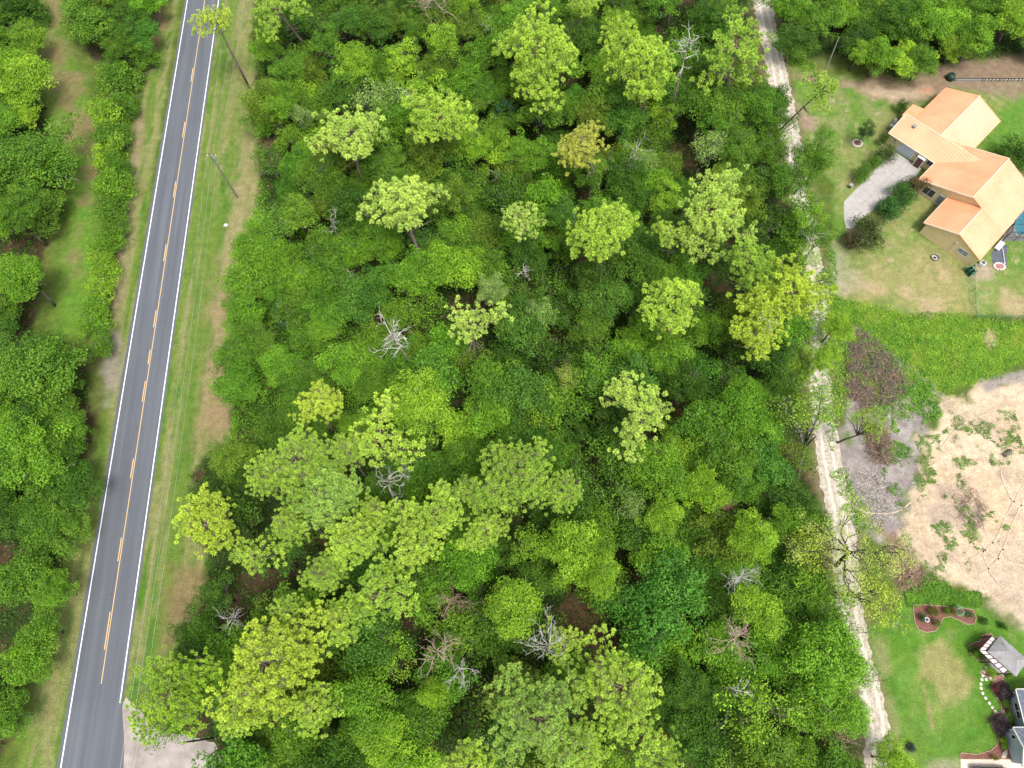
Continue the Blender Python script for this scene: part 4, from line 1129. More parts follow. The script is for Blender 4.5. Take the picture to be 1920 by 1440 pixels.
# ------------------------------------------------------------------ ground plants nobody could count
def scatter(name, polys, n, size, zr, color, label, seed, aspect=.5, patches=None, cat='undergrowth', thresh=.0, flatn=1.0, edge=4.0):
    rng = np.random.RandomState(seed); P = []
    polys = [[(q.x, q.y) for q in gp(p)] for p in polys]
    xs = [q[0] for p in polys for q in p]; ys = [q[1] for p in polys for q in p]
    while sum(len(a) for a in P) < n:
        x = rng.uniform(min(xs), max(xs), 40000); y = rng.uniform(min(ys), max(ys), 40000)
        ins = np.zeros(len(x), bool)
        jit = (fbm(x / 2.0, y / 2.0, seed + 3) - .5) * edge
        for p in polys: ins |= sdf(x, y, p) + jit > 0
        d = fbm(x / 2.2, y / 2.2, seed + 5)
        ins &= rng.rand(len(x)) * .35 < (d - thresh) + (fbm(x / .7, y / .7, seed + 6) - .5) * (.9 if thresh else 0)
        P.append(np.stack([x[ins], y[ins], d[ins]], 1))
    P = np.concatenate(P)[:n]
    h = fbm(P[:, 0] / 1.1, P[:, 1] / 1.1, seed + 9, 3)
    z = .05 + rng.rand(n) * zr * np.clip(h * 2 - .35, .1, 1.4)
    c = np.stack([P[:, 0], P[:, 1], z], 1)
    nn = unit(rng.normal(size=(n, 3)) * .7 + np.array([0, 0, flatn]))
    v, f, tt = leaves(c, nn, size * rng.uniform(.6, 1.3, n), rng, aspect, np.clip(h * .9 - .1 + rng.rand(n) * .35, 0, 1))
    v[:, 2] = np.maximum(v[:, 2], .02)
    o = mesh_np(name, v, f, M['leaf'], attrs=tt); o.color = (*color, 1)
    tag(o, label, cat, kind='stuff')
scatter('undergrowth', CANOPIES, 110000, .42, 2.2, (.06, .14, .013), 'dark leafy undergrowth between the trees of the woods', 1)
scatter('weeds', [WEED_FIELD], 22000, .22, .45, (.22, .38, .03), 'bright yellow green weeds between lawn and cleared lot', 2)
scatter('weeds', [WEED_FIELD], 9000, .26, .8, (.10, .27, .025), 'taller dark green weeds standing in the weedy band', 12, thresh=.3)
scatter('vine_cover', [[(478, 400), (470, 560), (440, 700), (437, 830), (470, 850), (640, 850), (700, 700), (640, 520), (560, 420)]], 26000, .42, 2.2, (.13, .32, .016), 'low tangled vines at the left edge of the wood', 3, .22)
scatter('weeds', [[(1700, 690), (1745, 700), (1760, 770), (1735, 800), (1700, 770)], [(1660, 800), (1690, 810), (1685, 870), (1655, 880)], [(1680, 630), (1720, 640), (1700, 690), (1670, 670)]], 4200, .28, .6, (.13, .31, .03), 'deep green weeds around the brush piles', 4, edge=8.0, thresh=.25)
scatter('weeds', [[(1780, 770), (1830, 780), (1900, 770), (1920, 830), (1915, 860), (1880, 850), (1850, 810), (1780, 800)], [(1775, 900), (1800, 880), (1840, 960), (1845, 975), (1790, 980), (1760, 1000)], [(1800, 990), (1815, 990), (1815, 1040), (1790, 1040)],
                  [(1715, 980), (1745, 985), (1740, 1015), (1715, 1005)], [(1660, 880), (1750, 850), (1760, 900), (1700, 930), (1660, 920)], [(1740, 1080), (1800, 1095), (1830, 1110), (1825, 1140), (1700, 1135), (1705, 1105)]], 11000, .21, .45, (.13, .27, .035), 'scattered green weeds growing on the sandy lot', 6, thresh=.36, edge=14.0)
scatter('weeds', [[(1700, 1100), (1740, 1090), (1830, 1110), (1850, 1140), (1700, 1138)]], 6000, .2, .22, (.13, .30, .025), 'green weeds between sandy lot and grey house lawn', 8)
scatter('grass_tufts', [[(486, 60), (494, 60), (500, 300), (488, 420), (455, 560), (443, 830), (434, 830), (446, 560), (478, 420), (488, 300)], [(1440, 60), (1480, 60), (1530, 130), (1480, 130)], [(1560, 880), (1590, 880), (1625, 1000), (1600, 1000)], [(1560, 470), (1500, 600), (1560, 850), (1590, 720)]], 12000, .3, .5, (.16, .34, .025), 'taller grass along the edges of wood and track', 9)
# ------------------------------------------------------------------ materials of built things
M['roof_metal'] = mat_noise('roof_metal', (.70, .27, .13), (.76, .34, .18), .25, .32, 0, .0, .9)
M['roof_trim'] = mat_noise('roof_trim', (.62, .50, .38), (.70, .58, .45), 2, .5)
M['stucco'] = mat_noise('stucco', (.56, .45, .24), (.63, .51, .28), .8, .9, .1, bscale=12)
M['white'] = mat_noise('white', (.52, .52, .52), (.64, .64, .63), 3, .5)
M['garage_white'] = mat_noise('garage_white', (.40, .47, .53), (.46, .53, .58), 1, .5)
M['glass'] = mat_noise('glass', (.012, .015, .035), (.03, .035, .06), 1, .08, 0, 0, .8)
M['screen_grey'] = mat_noise('screen_grey', (.17, .19, .21), (.24, .26, .28), 2, .6)
M['door_brown'] = mat_noise('door_brown', (.12, .05, .035), (.2, .09, .06), 4, .5)
M['black'] = mat_noise('black', (.012, .012, .014), (.03, .03, .033), 4, .5)
M['dark_green'] = mat_noise('dark_green', (.01, .03, .02), (.02, .055, .04), 4, .5)
M['fence_green'] = mat_noise('fence_green', (.03, .12, .075), (.05, .18, .11), 4, .5)
M['grey_metal'] = mat_noise('grey_metal', (.26, .29, .29), (.38, .41, .41), 4, .4, 0, .4)
M['wood_grey'] = mat_noise('wood_grey', (.10, .115, .09), (.19, .20, .165), 3, .85)
M['stone'] = mat_noise('stone', (.42, .38, .34), (.62, .57, .52), 2.5, .9, .4)
M['slate'] = mat_noise('slate', (.055, .065, .085), (.10, .11, .14), 1.5, .7)
M['mulch'] = mat_noise('mulch', (.10, .045, .032), (.21, .10, .075), 6, .95, .8, bscale=12)
M['brick_edge'] = mat_noise('brick_edge', (.27, .18, .12), (.40, .29, .20), 5, .9, .4)
M['brick_red'] = mat_noise('brick_red', (.24, .10, .09), (.34, .17, .15), 3, .9)
M['siding_blue'] = mat_noise('siding_blue', (.33, .40, .45), (.39, .46, .50), .6, .7)
M['shingle'] = mat_noise('shingle', (.085, .095, .125), (.15, .165, .20), 2.2, .85, .3, bscale=8)
M['canvas'] = mat_noise('canvas', (.20, .195, .195), (.28, .275, .275), 1.2, .7)
M['beam_dark'] = mat_noise('beam_dark', (.04, .02, .018), (.08, .045, .04), 4, .6)
M['paver_white'] = mat_noise('paver_white', (.55, .48, .45), (.70, .62, .59), 1.6, .8)
M['pool_water'] = mat_noise('pool_water', (.01, .30, .42), (.02, .40, .52), .8, .05, .1, 0, .7)
M['car_paint'] = mat_noise('car_paint', (.05, .05, .07), (.08, .08, .10), 1, .25, 0, .5, .7)
M['petal'] = mat_noise('petal', (.6, .55, .3), (.8, .75, .6), 5, .8)

def mat_screen():
    m, nt, b = new_mat('insect_screen')
    b.inputs['Base Color'].default_value = (.05, .06, .09, 1); b.inputs['Roughness'].default_value = .6
    tr = nt.nodes.new('ShaderNodeBsdfTransparent'); mx = nt.nodes.new('ShaderNodeMixShader'); mx.inputs[0].default_value = .42
    nt.links.new(tr.outputs[0], mx.inputs[1]); nt.links.new(b.outputs[0], mx.inputs[2])
    nt.links.new(mx.outputs[0], nt.nodes['Material Output'].inputs['Surface'])
    return m
M['screen'] = mat_screen()

def roof_plane(name, a, b, c, d, mat, parent, rib=.5, t=.14, ribmat=None, trim=None):
    """sloping rectangle: a-b ridge line, d-c eave line, with raised seams running down the slope"""
    a, b, c, d = map(Vector, (a, b, c, d))
    mb = MB(); mb.slab([a, b, c, d], t)
    n = (b - a).cross(d - a).normalized()
    if n.z < 0: n = -n
    L = (b - a).length; k = int(L / rib); e = (b - a).normalized()
    for i in range(1, k):
        p = a.lerp(b, i / k); q = d.lerp(c, i / k)
        w = e * .08; h = n * .055
        mb.add([p - w, p + h * 1.0, p + w, q - w, q + h, q + w], [(0, 1, 4, 3), (1, 2, 5, 4), (0, 2, 1), (3, 4, 5)])
    o = mb.build(name, mat, parent)
    if trim:
        tm = MB()
        for p, q in ((a, d), (d, c), (c, b)):
            u_ = (q - p).normalized(); s = u_.cross(n).normalized()
            if s.dot((a + b + c + d) / 4 - p) > 0: s = -s
            x = [p, q, q + s * .10, p + s * .10]
            mb2 = [v + n * .02 for v in x]
            tm.add(mb2 + [v - n * .24 for v in mb2], [(0, 1, 2, 3), (7, 6, 5, 4), (0, 4, 5, 1), (1, 5, 6, 2), (2, 6, 7, 3), (3, 7, 4, 0)])
        tm.build('roof_edge', trim, o)
    return o

# ------------------------------------------------------------------ the yellow house. local x runs up-right along its main ridge
HA = math.radians(44.657)
yh = empty('yellow_house', (79.41, 77.99, 0), HA)
tag(yh, 'yellow stucco house with orange standing seam metal roof of several gables', 'house')
def uv(u, v, z): return (u, -v, z)
sl, sr = .348, .397
def ext_u(name, u0, u1, prof, mat, parent):          # profile of (v,z) drawn out along u
    mb = MB(); n = len(prof)
    mb.add([uv(u0, v, z) for v, z in prof] + [uv(u1, v, z) for v, z in prof], [tuple(range(n)), tuple(reversed(range(n, 2 * n)))] + [(i, i + n, (i + 1) % n + n, (i + 1) % n) for i in range(n)])
    return mb.build(name, mat, parent)
def ext_v(name, v0, v1, prof, mat, parent):
    mb = MB(); n = len(prof)
    mb.add([uv(u, v0, z) for u, z in prof] + [uv(u, v1, z) for u, z in prof], [tuple(range(n)), tuple(reversed(range(n, 2 * n)))] + [(i, i + n, (i + 1) % n + n, (i + 1) % n) for i in range(n)])
    return mb.build(name, mat, parent)
ext_u('wall', -.3, 11.0, [(-8.4, 0), (7.4, 0), (7.4, 2.66), (0, 5.6), (-8.4, 2.66)], M['stucco'], yh)
ext_u('wall', -7.75, -.31, [(-2.6, 0), (7.38, 0), (7.38, 2.64), (2.35, 4.66), (-2.6, 2.66)], M['stucco'], yh)
ext_v('wall', -18.3, -3.0, [(5.15, 0), (11.9, 0), (11.9, 2.66), (8.5, 4.48), (5.15, 2.66)], M['stucco'], yh)
ext_u('wall', 11.91, 21.7, [(-16.9, 0), (-6.05, 0), (-6.05, 2.6), (-11.4, 4.5), (-16.9, 2.6)], M['stucco'], yh)
T_ = M['roof_trim']
roof_plane('roof', uv(-.6, 0, 5.8), uv(11.33, 0, 5.8), uv(11.33, -8.9, 2.72), uv(-.6, -8.9, 2.72), M['roof_metal'], yh, trim=T_)
zD = 5.8 - 2.4 * sr
roof_plane('roof', uv(-.6, 0, 5.8), uv(11.33, 0, 5.8), uv(11.33, 7.8, 2.7), uv(-.6, 7.8, 2.7), M['roof_metal'], yh, trim=None)
roof_plane('roof', uv(-7.95, 2.4, zD), uv(-.6, 2.4, zD), uv(-.6, 7.8, 2.7), uv(-7.95, 7.8, 2.7), M['roof_metal'], yh, trim=None)
roof_plane('roof', uv(-7.95, 2.4, zD), uv(-.3, 2.4, zD), uv(-.3, -3.1, 2.7), uv(-7.95, -3.1, 2.7), M['roof_metal'], yh, trim=T_)
roof_plane('roof', uv(8.5, -18.65, 4.7), uv(8.5, -2.8, 4.7), uv(4.7, -2.8, 2.7), uv(4.7, -18.65, 2.7), M['roof_metal'], yh, trim=T_)
roof_plane('roof', uv(8.5, -18.65, 4.7), uv(8.5, -2.8, 4.7), uv(12.3, -2.8, 2.7), uv(12.3, -18.65, 2.7), M['roof_metal'], yh, trim=None)
roof_plane('roof', uv(8.6, -11.4, 4.68), uv(22.1, -11.4, 4.68), uv(22.1, -17.35, 2.6), uv(8.6, -17.35, 2.6), M['roof_metal'], yh, trim=None)
roof_plane('roof', uv(8.6, -11.4, 4.68), uv(22.1, -11.4, 4.68), uv(22.1, -5.6, 2.6), uv(8.6, -5.6, 2.6), M['roof_metal'], yh, trim=None)
roof_plane('roof', uv(10.2, -17.1, 3.0), uv(14.0, -17.1, 3.0), uv(14.0, -19.4, 2.6), uv(10.2, -19.4, 2.6), M['roof_metal'], yh, trim=None)
rc = MB()
for p, q in [((-.65, 0, 5.82), (11.35, 0, 5.82)), ((-8, 2.4, zD + .02), (-.6, 2.4, zD + .02)), ((8.5, -18.7, 4.72), (8.5, -3.4, 4.72)), ((8.6, -11.4, 4.70), (22.15, -11.4, 4.70))]:
    rc.tube([uv(*p), uv(*q)], [.09, .09], 6)
rc.build('ridge_cap', M['roof_trim'], yh)
# garage front, facing down-left
def panel(name, u, v0, v1, z0, z1, mat, parent, out=.05, thick=None):
    mb = MB(); mb.box(u - out, -v1, z0, u + .02, -v0, z1)
    return mb.build(name, mat, parent)
gd = panel('garage_door', 5.15, -15.75, -12.95, 0, 2.15, M['garage_white'], yh, .06)
fr = MB()
for v0, v1, z0, z1 in [(-15.95, -15.75, 0, 2.3), (-12.95, -12.75, 0, 2.3), (-15.75, -12.95, 2.15, 2.3)]: fr.box(5.06, -v1, z0, 5.17, -v0, z1)
fr.build('frame', M['white'], gd)
gl = MB()
for k in range(1, 4): gl.box(5.075, 12.97, k * .54 - .012, 5.088, 15.73, k * .54 + .012)
gl.build('panel_groove', M['screen_grey'], gd)
w = MB(); w.tube([uv(5.12, -17, 1.65), uv(5.08, -17, 1.65)], [.38, .38], 18); wo = w.build('window', M['white'], yh)
w = MB(); w.tube([uv(5.075, -17, 1.65), uv(5.06, -17, 1.65)], [.27, .27], 18); w.build('pane', M['screen_grey'], wo)
# entry porch
dr = panel('front_door', 4.3, -11.75, -10.65, .1, 2.1, M['door_brown'], yh, .05)
dg = MB()
for k in range(2):
    for j in range(3): dg.box(4.235, 10.75 + k * .5, .25 + j * .6, 4.248, 11.15 + k * .5, .7 + j * .6)
dg.build('door_panel', M['beam_dark'], dr)
pm = MB(); pm.box(4.25, 10.5, 0, 5.14, 10.64, 2.2); pm.box(4.25, 11.76, 0, 5.14, 11.9, 2.2); pm.box(4.2, 10.45, 2.2, 5.14, 11.95, 2.32)
pm.build('porch_frame', M['white'], yh)
def window(u, v0, v1, z0, z1, parent, bars=1, glass='glass', horizontal=False):
    fr = MB(); t = .09
    fr.box(u - .07, -v1, z0, u + .02, -v1 + t, z1); fr.box(u - .07, -v0 - t, z0, u + .02, -v0, z1)
    fr.box(u - .07, -v1 + t, z0, u + .02, -v0 - t, z0 + t); fr.box(u - .07, -v1 + t, z1 - t, u + .02, -v0 - t, z1)
    for k in range(bars):
        y = -v1 + (v1 - v0) * (k + 1) / (bars + 1)
        fr.box(u - .06, y - .03, z0 + t, u + .01, y + .03, z1 - t)
    o = fr.build('window', M['white'], parent)
    p = MB(); p.box(u - .03, -v1 + t, z0 + t, u - .01, -v0 - t, z1 - t); p.build('pane', M[glass], o)
    return o
window(5.15, -10.2, -8.9, 1.1, 2.2, yh, 1)
window(5.15, -12.5, -12.1, 1.3, 1.8, yh, 0, 'black')
window(-.3, -7.3, -5.1, .5, 2.3, yh, 1)
window(-.3, -4.5, -3.4, .2, 2.3, yh, 0, 'screen_grey')
window(-7.75, 4.0, 5.9, 1.3, 2.5, yh, 1, 'screen_grey')
cd = MB(); cd.tube([uv(-7.8, 3.1, 0), uv(-7.8, 3.1, 2.6)], [.025, .025], 6); cd.tube([uv(-7.78, 3.1, 2.85), uv(-7.86, 3.1, 2.85)], [.3, .27], 14)
cd.build('wall_conduit', M['stone'], yh)
for (px, py, z, r) in [(1852, 402, 3.7, .15), (1852, 411, 3.7, .09), (1873, 403, 3.2, .08), (1877, 422, 3.0, .08)]:
    g = G(px, py, z); l = Matrix.Rotation(-HA, 3, 'Z') @ (g - Vector((79.41, 77.99, 0)))
    m_ = MB(); m_.cyl(l.x, l.y, z - .4, z + .25, r, 10); m_.build('roof_vent', M['screen_grey'] if r > .1 else M['white'], yh)
m_ = MB(); m_.box(7.2, 15.7, 3.9, 7.9, 16.3, 4.52); m_.build('roof_vent', M['screen_grey'], yh, .03)

# ------------------------------------------------------------------ pool under its screen cage
def cage():
    P = [G(1878, 452, 0), G(1990, 452, 0), G(1990, 335, 0)]
    q = [G(1916, 336, 2.7), G(1903, 350, 2.7), G(1903, 418, 2.7)]
    P += [Vector((a.x, a.y, 0)) for a in q]
    c0 = P[0]
    sheet('pool_deck', [(p.x, p.y) for p in P], .02, M['concrete'])
    root = empty('pool_cage', c0); tag(root, 'dark screened pool cage joined to the yellow house', 'pool enclosure')
    loc = [p - c0 for p in P]
    fr = MB(); Ht = 2.7
    for i, p in enumerate(loc):
        nx_ = loc[(i + 1) % len(loc)]
        fr.box(p.x - .06, p.y - .06, 0, p.x + .06, p.y + .06, Ht)
        fr.tube([(p.x, p.y, Ht), (nx_.x, nx_.y, Ht)], [.07, .07], 4); fr.tube([(p.x, p.y, 1.2), (nx_.x, nx_.y, 1.2)], [.04, .04], 4)
        n = int((nx_ - p).length / 2)
        for k in range(1, n):
            c = p.lerp(nx_, k / n); fr.box(c.x - .04, c.y - .04, 0, c.x + .04, c.y + .04, Ht)
    x1 = loc[1].x
    ys_ = [1.6, 3.2, 4.8, 6.4, 8.0, 9.6]
    for y in ys_:
        # from the house side to the far side
        xa = 3.3 if y > 3.2 else y * .9
        fr.tube([(xa, y, Ht), (x1, y, Ht)], [.07, .07], 4)
    for x in (5.0, 7.2): fr.tube([(x, 0, Ht), (x, loc[2].y, Ht)], [.05, .05], 4)
    fr.build('frame', M['black'], root)
    sc = MB(); top = [(p.x, p.y, Ht + .05) for p in loc]
    sc.add(top, [tuple(range(len(top)))])
    for i in range(len(loc)):
        a, b = loc[i], loc[(i + 1) % len(loc)]
        sc.add([(a.x, a.y, .02), (b.x, b.y, .02), (b.x, b.y, Ht), (a.x, a.y, Ht)], [(0, 1, 2, 3)])
    sc.build('screen', M['screen'], root)
    pr = empty('swimming_pool', (c0.x + 5.9, c0.y + 4.6, 0)); tag(pr, 'turquoise swimming pool under the screen cage', 'pool')
    rim = MB(); rim.box(-3.1, -3.6, .02, 3.1, -3.3, .1); rim.box(-3.1, 3.3, .02, 3.1, 3.6, .1); rim.box(-3.1, -3.3, .02, -2.8, 3.3, .1); rim.box(2.8, -3.3, .02, 3.1, 3.3, .1)
    rim.build('rim', M['stone'], pr)
    wt = MB(); wt.box(-2.8, -3.3, .022, 2.8, 3.3, .06); wt.build('water', M['pool_water'], pr)
cage()

def local_box_thing(name, px, py, label, cat, rz=0, group=None, z=0):
    o = empty(name, G(px, py, 0) + Vector((0, 0, z)), rz); tag(o, label, cat, group); return o
# air conditioner by the gable
t = local_box_thing('air_conditioner', 1839, 497, 'white air conditioner beside the lower gable of the yellow house', 'air conditioner', HA)
b_ = MB(); b_.box(-.42, -.42, .03, .42, .42, .8); b_.build('case', M['white'], t, .04)
b_ = MB(); b_.cyl(0, 0, .8, .83, .33, 18); f_ = b_.build('fan_grille', M['black'], t)
b_ = MB()
for k in range(4):
    a = k * 1.57; b_.tube([(0, 0, .84), (math.cos(a) * .3, math.sin(a) * .3, .84)], [.03, .015], 4)
b_.build('blade', M['grey_metal'], f_)
t = local_box_thing('utility_box', 1828, 499, 'small grey utility boxes on the wall corner by the air conditioner', 'utility box', HA)
b_ = MB(); b_.box(-.25, -.1, 0, .1, .15, .5); b_.box(.2, -.1, 0, .4, .1, .35); b_.build('box', M['screen_grey'], t, .02)
t = local_box_thing('garden_bench', 1872, 463, 'white slatted bench against the yellow house by the dark patio', 'bench', HA)
b_ = MB()
for k in range(5): b_.box(-1.1, -.45 + k * .18, .42, 1.1, -.31 + k * .18, .46)
b_.build('seat', M['white'], t)
b_ = MB(); b_.box(-1.1, .45, .5, 1.1, .5, .95); b_.build('backrest', M['white'], t)
for sx in (-1, 1):
    for sy in (-.4, .4):
        b_ = MB(); b_.box(sx - .05, sy - .05, 0, sx + .05, sy + .05, .42); b_.build('leg', M['white'], t)
sheet('patio', ragged(gp([(1858, 474), (1880, 458), (1890, 462), (1887, 478), (1889, 497), (1876, 503), (1866, 500), (1860, 490)]), .5, .12, 9), .016, M['slate'])
t = local_box_thing('fallen_pole', 1881, 480, 'white pole lying across the dark patio', 'pole', math.radians(82))
b_ = MB(); b_.tube([(-1.6, 0, .12), (0, 0, .14), (1.6, 0, .12)], [.06, .06, .06], 8); b_.build('pole', M['white'], t)
b_ = MB(); b_.cyl(-1.55, 0, .02, .12, .2, 12); b_.build('foot', M['grey_metal'], t)
t = local_box_thing('stone_fire_pit', 1873, 500, 'ring of rough stones at the foot of the dark patio', 'fire pit')
for k in range(12):
    a = k * .524; b_ = MB(); r_ = .9; x, y = math.cos(a) * r_, math.sin(a) * r_ * .75
    b_.box(x - .2, y - .15, 0, x + .2, y + .15, .25); b_.build('stone', M['stone'], t, .06)
b_ = MB(); b_.cyl(0, 0, .01, .1, .7, 14); b_.build('ash', M['brick_red'], t)
# iron fire ring on the tan lawn
t = local_box_thing('fire_ring', 1752, 484, 'round rusty fire ring on the tan lawn by the gable', 'fire ring')
b_ = MB(); n = 22
for i in range(n):
    a, c = i * 2 * math.pi / n, (i + 1) * 2 * math.pi / n
    ro, ri = .66, .58
    b_.add([(math.cos(a) * r, math.sin(a) * r, z) for a, r, z in [(a, ri, 0), (c, ri, 0), (c, ro, 0), (a, ro, 0), (a, ri, .3), (c, ri, .3), (c, ro, .3), (a, ro, .3)]], [(0, 1, 5, 4), (2, 3, 7, 6), (4, 5, 6, 7), (0, 3, 2, 1)])
b_.build('ring', M['bark_oak'], t)
b_ = MB(); b_.cyl(0, 0, .01, .05, .57, 18); b_.build('ash', M['stone'], t)
b_ = MB()
for k in range(5):
    a = k * 1.3; b_.tube([(math.cos(a) * .4, math.sin(a) * .4, .08), (-math.cos(a) * .3, -math.sin(a) * .25, .22)], [.05, .04], 6)
b_.build('charred_log', M['bark_dark'], t)
# white planter ring with mulch under the magnolia
t = local_box_thing('planter_ring', 1607, 269, 'white stone ring round the small dark magnolia', 'planter')
for k in range(22):
    a = k * 2 * math.pi / 22; b_ = MB(); b_.tube([(math.cos(a) * .82, math.sin(a) * .82, 0), (math.cos(a) * .82, math.sin(a) * .82, .2)], [.13, .11], 7); b_.build('stone', M['white'], t)
b_ = MB(); b_.cyl(0, 0, .01, .08, .74, 20); b_.build('mulch', M['mulch'], t)
# mailbox-like feeder and pale ornament
t = local_box_thing('bird_bath', 1593, 352, 'grey bird bath on the lawn above the driveway end', 'bird bath')
b_ = MB(); b_.tube([(0, 0, 0), (0, 0, .1), (0, 0, .15), (0, 0, .7)], [.22, .2, .09, .08], 12); b_.build('pedestal', M['bark_dark'], t)
b_ = MB(); b_.tube([(0, 0, .7), (0, 0, .85)], [.12, .36], 16); b_.build('bowl', M['grey_metal'], t)
t = local_box_thing('stone_ornament', 1602, 339, 'small white stone ornament beside the bird bath', 'ornament')
b_ = MB(); b_.tube([(-.25, 0, .12), (0, .05, .2), (.3, .1, .1)], [.1, .18, .06], 8); b_.build('rock', M['white'], t, smooth=True)
# bins and clutter at the garage end
for i, (px, py, m_, lab) in enumerate([(1668, 242, 'grey_metal', 'large grey bin with flat lid at the garage end'), (1674, 236, 'screen_grey', 'dark grey bin behind the large one at the garage end')]):
    t = local_box_thing('trash_bin', px, py, lab, 'bin', HA, 'bins at the garage end')
    b_ = MB(); b_.tube([(0, 0, .05), (0, 0, .95)], [.33, .42], 4); b_.build('body', M[m_], t)
    b_ = MB(); b_.box(-.4, -.36, .96, .4, .36, 1.04); b_.build('lid', M[m_], t, .03)
    for s in (-.25, .25):
        b_ = MB(); b_.tube([(s, .36, .1), (s + .06, .36, .1)], [.1, .1], 10); b_.build('wheel', M['black'], t)
t = local_box_thing('wood_crate', 1680, 226, 'pile of weathered boxes between bins and garage', 'crate', .4)
b_ = MB(); b_.box(-.5, -.3, 0, .1, .3, .4); b_.build('box', M['stone'], t, .03)
b_ = MB(); b_.box(.2, -.4, 0, .7, .1, .55); b_.build('box', M['door_brown'], t, .03)
# dark tank and the low retaining wall at the top right
t = local_box_thing('water_tank', 1780, 148, 'dark green rounded tank at the end of the retaining wall', 'tank')
b_ = MB(); b_.tube([(0, 0, 0), (0, 0, .9), (0, 0, 1.15), (0, 0, 1.2)], [.8, .8, .6, .2], 18); b_.build('body', M['dark_green'], t, smooth=True)
b_ = MB(); b_.cyl(0, 0, 1.2, 1.28, .22, 12); b_.build('lid', M['black'], t)
t = local_box_thing('retaining_wall', 1790, 152, 'low retaining wall of pale boards and stones along the upper lawn', 'wall')
b_ = MB(); b_.box(0, -.06, 0, 5.2, .1, .45); b_.build('board', M['grey_metal'], t)
b_ = MB(); b_.box(0, .11, 0, 18, .2, .55); b_.build('backing', M['bark_dark'], t)
b_ = MB(); x = 5.25; rr = random.Random(3)
while x < 18:
    l = rr.uniform(.4, .9); b_.add([(x, -.15, 0), (x + l * .8, -.15, 0), (x + l, .1, 0), (x + .2, .1, 0), (x, -.15, .4), (x + l * .8, -.15, .35), (x + l, .1, .45), (x + .2, .1, .45)], [(0, 3, 2, 1), (4, 5, 6, 7), (0, 1, 5, 4), (1, 2, 6, 5), (2, 3, 7, 6), (3, 0, 4, 7)]); x += l + .03
b_.build('stones', mat_noise('old_stone', (.17, .145, .12), (.30, .26, .22), 2, .9, .4), t)
# driveway with joints, in house axes
dv = [G(1583, 414), G(1582, 379), G(1640, 318), G(1672, 290), G(1680, 286), G(1727, 316), G(1718, 332), G(1700, 340), G(1640, 392), G(1612, 412), G(1590, 440)]
sheet('driveway', [(p.x, p.y) for p in dv], .016, M['concrete'])
for a, b in [((1600, 361), (1640, 390)), ((1625, 335), (1668, 363)), ((1650, 309), (1696, 341)), ((1589, 410), (1668, 332)), ((1668, 332), (1700, 300))]:
    A, B = G(*a), G(*b); n_ = (B - A).normalized(); s_ = Vector((-n_.y, n_.x, 0)) * .025
    sheet('driveway_joint', [tuple((A + s_)[:2]), tuple((B + s_)[:2]), tuple((B - s_)[:2]), tuple((A - s_)[:2])], .021, M['joint'])

# green chain link fence: a gate, then posts and a see-through mesh
def mat_chain():
    m, nt, b = new_mat('chain_link')
    b.inputs['Base Color'].default_value = (.05, .17, .11, 1)
    tr = nt.nodes.new('ShaderNodeBsdfTransparent'); mx = nt.nodes.new('ShaderNodeMixShader'); mx.inputs[0].default_value = .22
    nt.links.new(tr.outputs[0], mx.inputs[1]); nt.links.new(b.outputs[0], mx.inputs[2]); nt.links.new(mx.outputs[0], nt.nodes['Material Output'].inputs['Surface'])
    return m
M['chain'] = mat_chain()
def fence(a, b, label, H=1.3):
    A, B = G(*a), G(*b); t = empty('chain_fence', A); tag(t, label, 'fence', 'green chain link fence'); d_ = B - A
    n = max(1, round(d_.length / 2.4))
    for k in range(n + 1):
        p = d_ * (k / n); m_ = MB(); m_.cyl(p.x, p.y, 0, H, .035, 6); m_.build('post', M['fence_green'], t)
    m_ = MB(); m_.tube([(0, 0, H), tuple(d_ + Vector((0, 0, H)))], [.025, .025], 5); m_.build('rail', M['fence_green'], t)
    m_ = MB(); m_.add([(0, 0, .03), (d_.x, d_.y, .03), (d_.x, d_.y, H - .03), (0, 0, H - .03)], [(0, 1, 2, 3)]); m_.build('mesh', M['chain'], t)
fence((1820, 522), (1823, 598), 'green chain link fence running down the lawn from the gate')
fence((1823, 598), (1990, 598), 'green chain link fence along the weeds below the lawn')
t = local_box_thing('garden_gate', 1812, 506, 'dark green gate of slats by the lower house corner', 'gate', math.radians(-65))
for k in range(3):
    m_ = MB(); m_.box(k * .62, -.7, 0, k * .62 + .1, .5, 1.3); m_.build('post', M['fence_green'], t)
m_ = MB()
for k in range(2):
    for j in range(3): m_.box(k * .62 + .12, -.6 + j * .4, .2, k * .62 + .6, -.5 + j * .4, 1.1)
m_.build('slat', M['dark_green'], t)

# ------------------------------------------------------------------ poles and wires
def pole(base, top, label, mat, r=.15, H=12.0, arm=True, rz=0):
    p = G(*base); T_p = G(*top, H)
    t = empty('utility_pole', p); tag(t, label, 'utility pole', None)
    d_ = T_p - p
    m_ = MB(); m_.tube([(0, 0, 0), tuple(d_ * .5), tuple(d_)], [r, r * .85, r * .65], 10); m_.build('pole', mat, t)
    if arm:
        m_ = MB(); c = d_ - Vector((0, 0, .7)); s = Vector((math.cos(rz), math.sin(rz), 0)) * .9
        m_.tube([tuple(c - s * .6), tuple(c + s)], [.06, .06], 4); m_.build('crossarm', M['wood_grey'], t)
        for k in (-.55, .2, .95):
            q = c + s * k; m_ = MB(); m_.tube([tuple(q), tuple(q + Vector((0, 0, .14))), tuple(q + Vector((0, 0, .25)))], [.05, .09, .05], 8); m_.build('insulator', M['white'], t)
        m_ = MB(); q = d_ * .87 + Vector((.25, .1, 0)); m_.cyl(q.x, q.y, q.z - .4, q.z + .4, .2, 12); m_.build('transformer', M['grey_metal'], t)
    return t
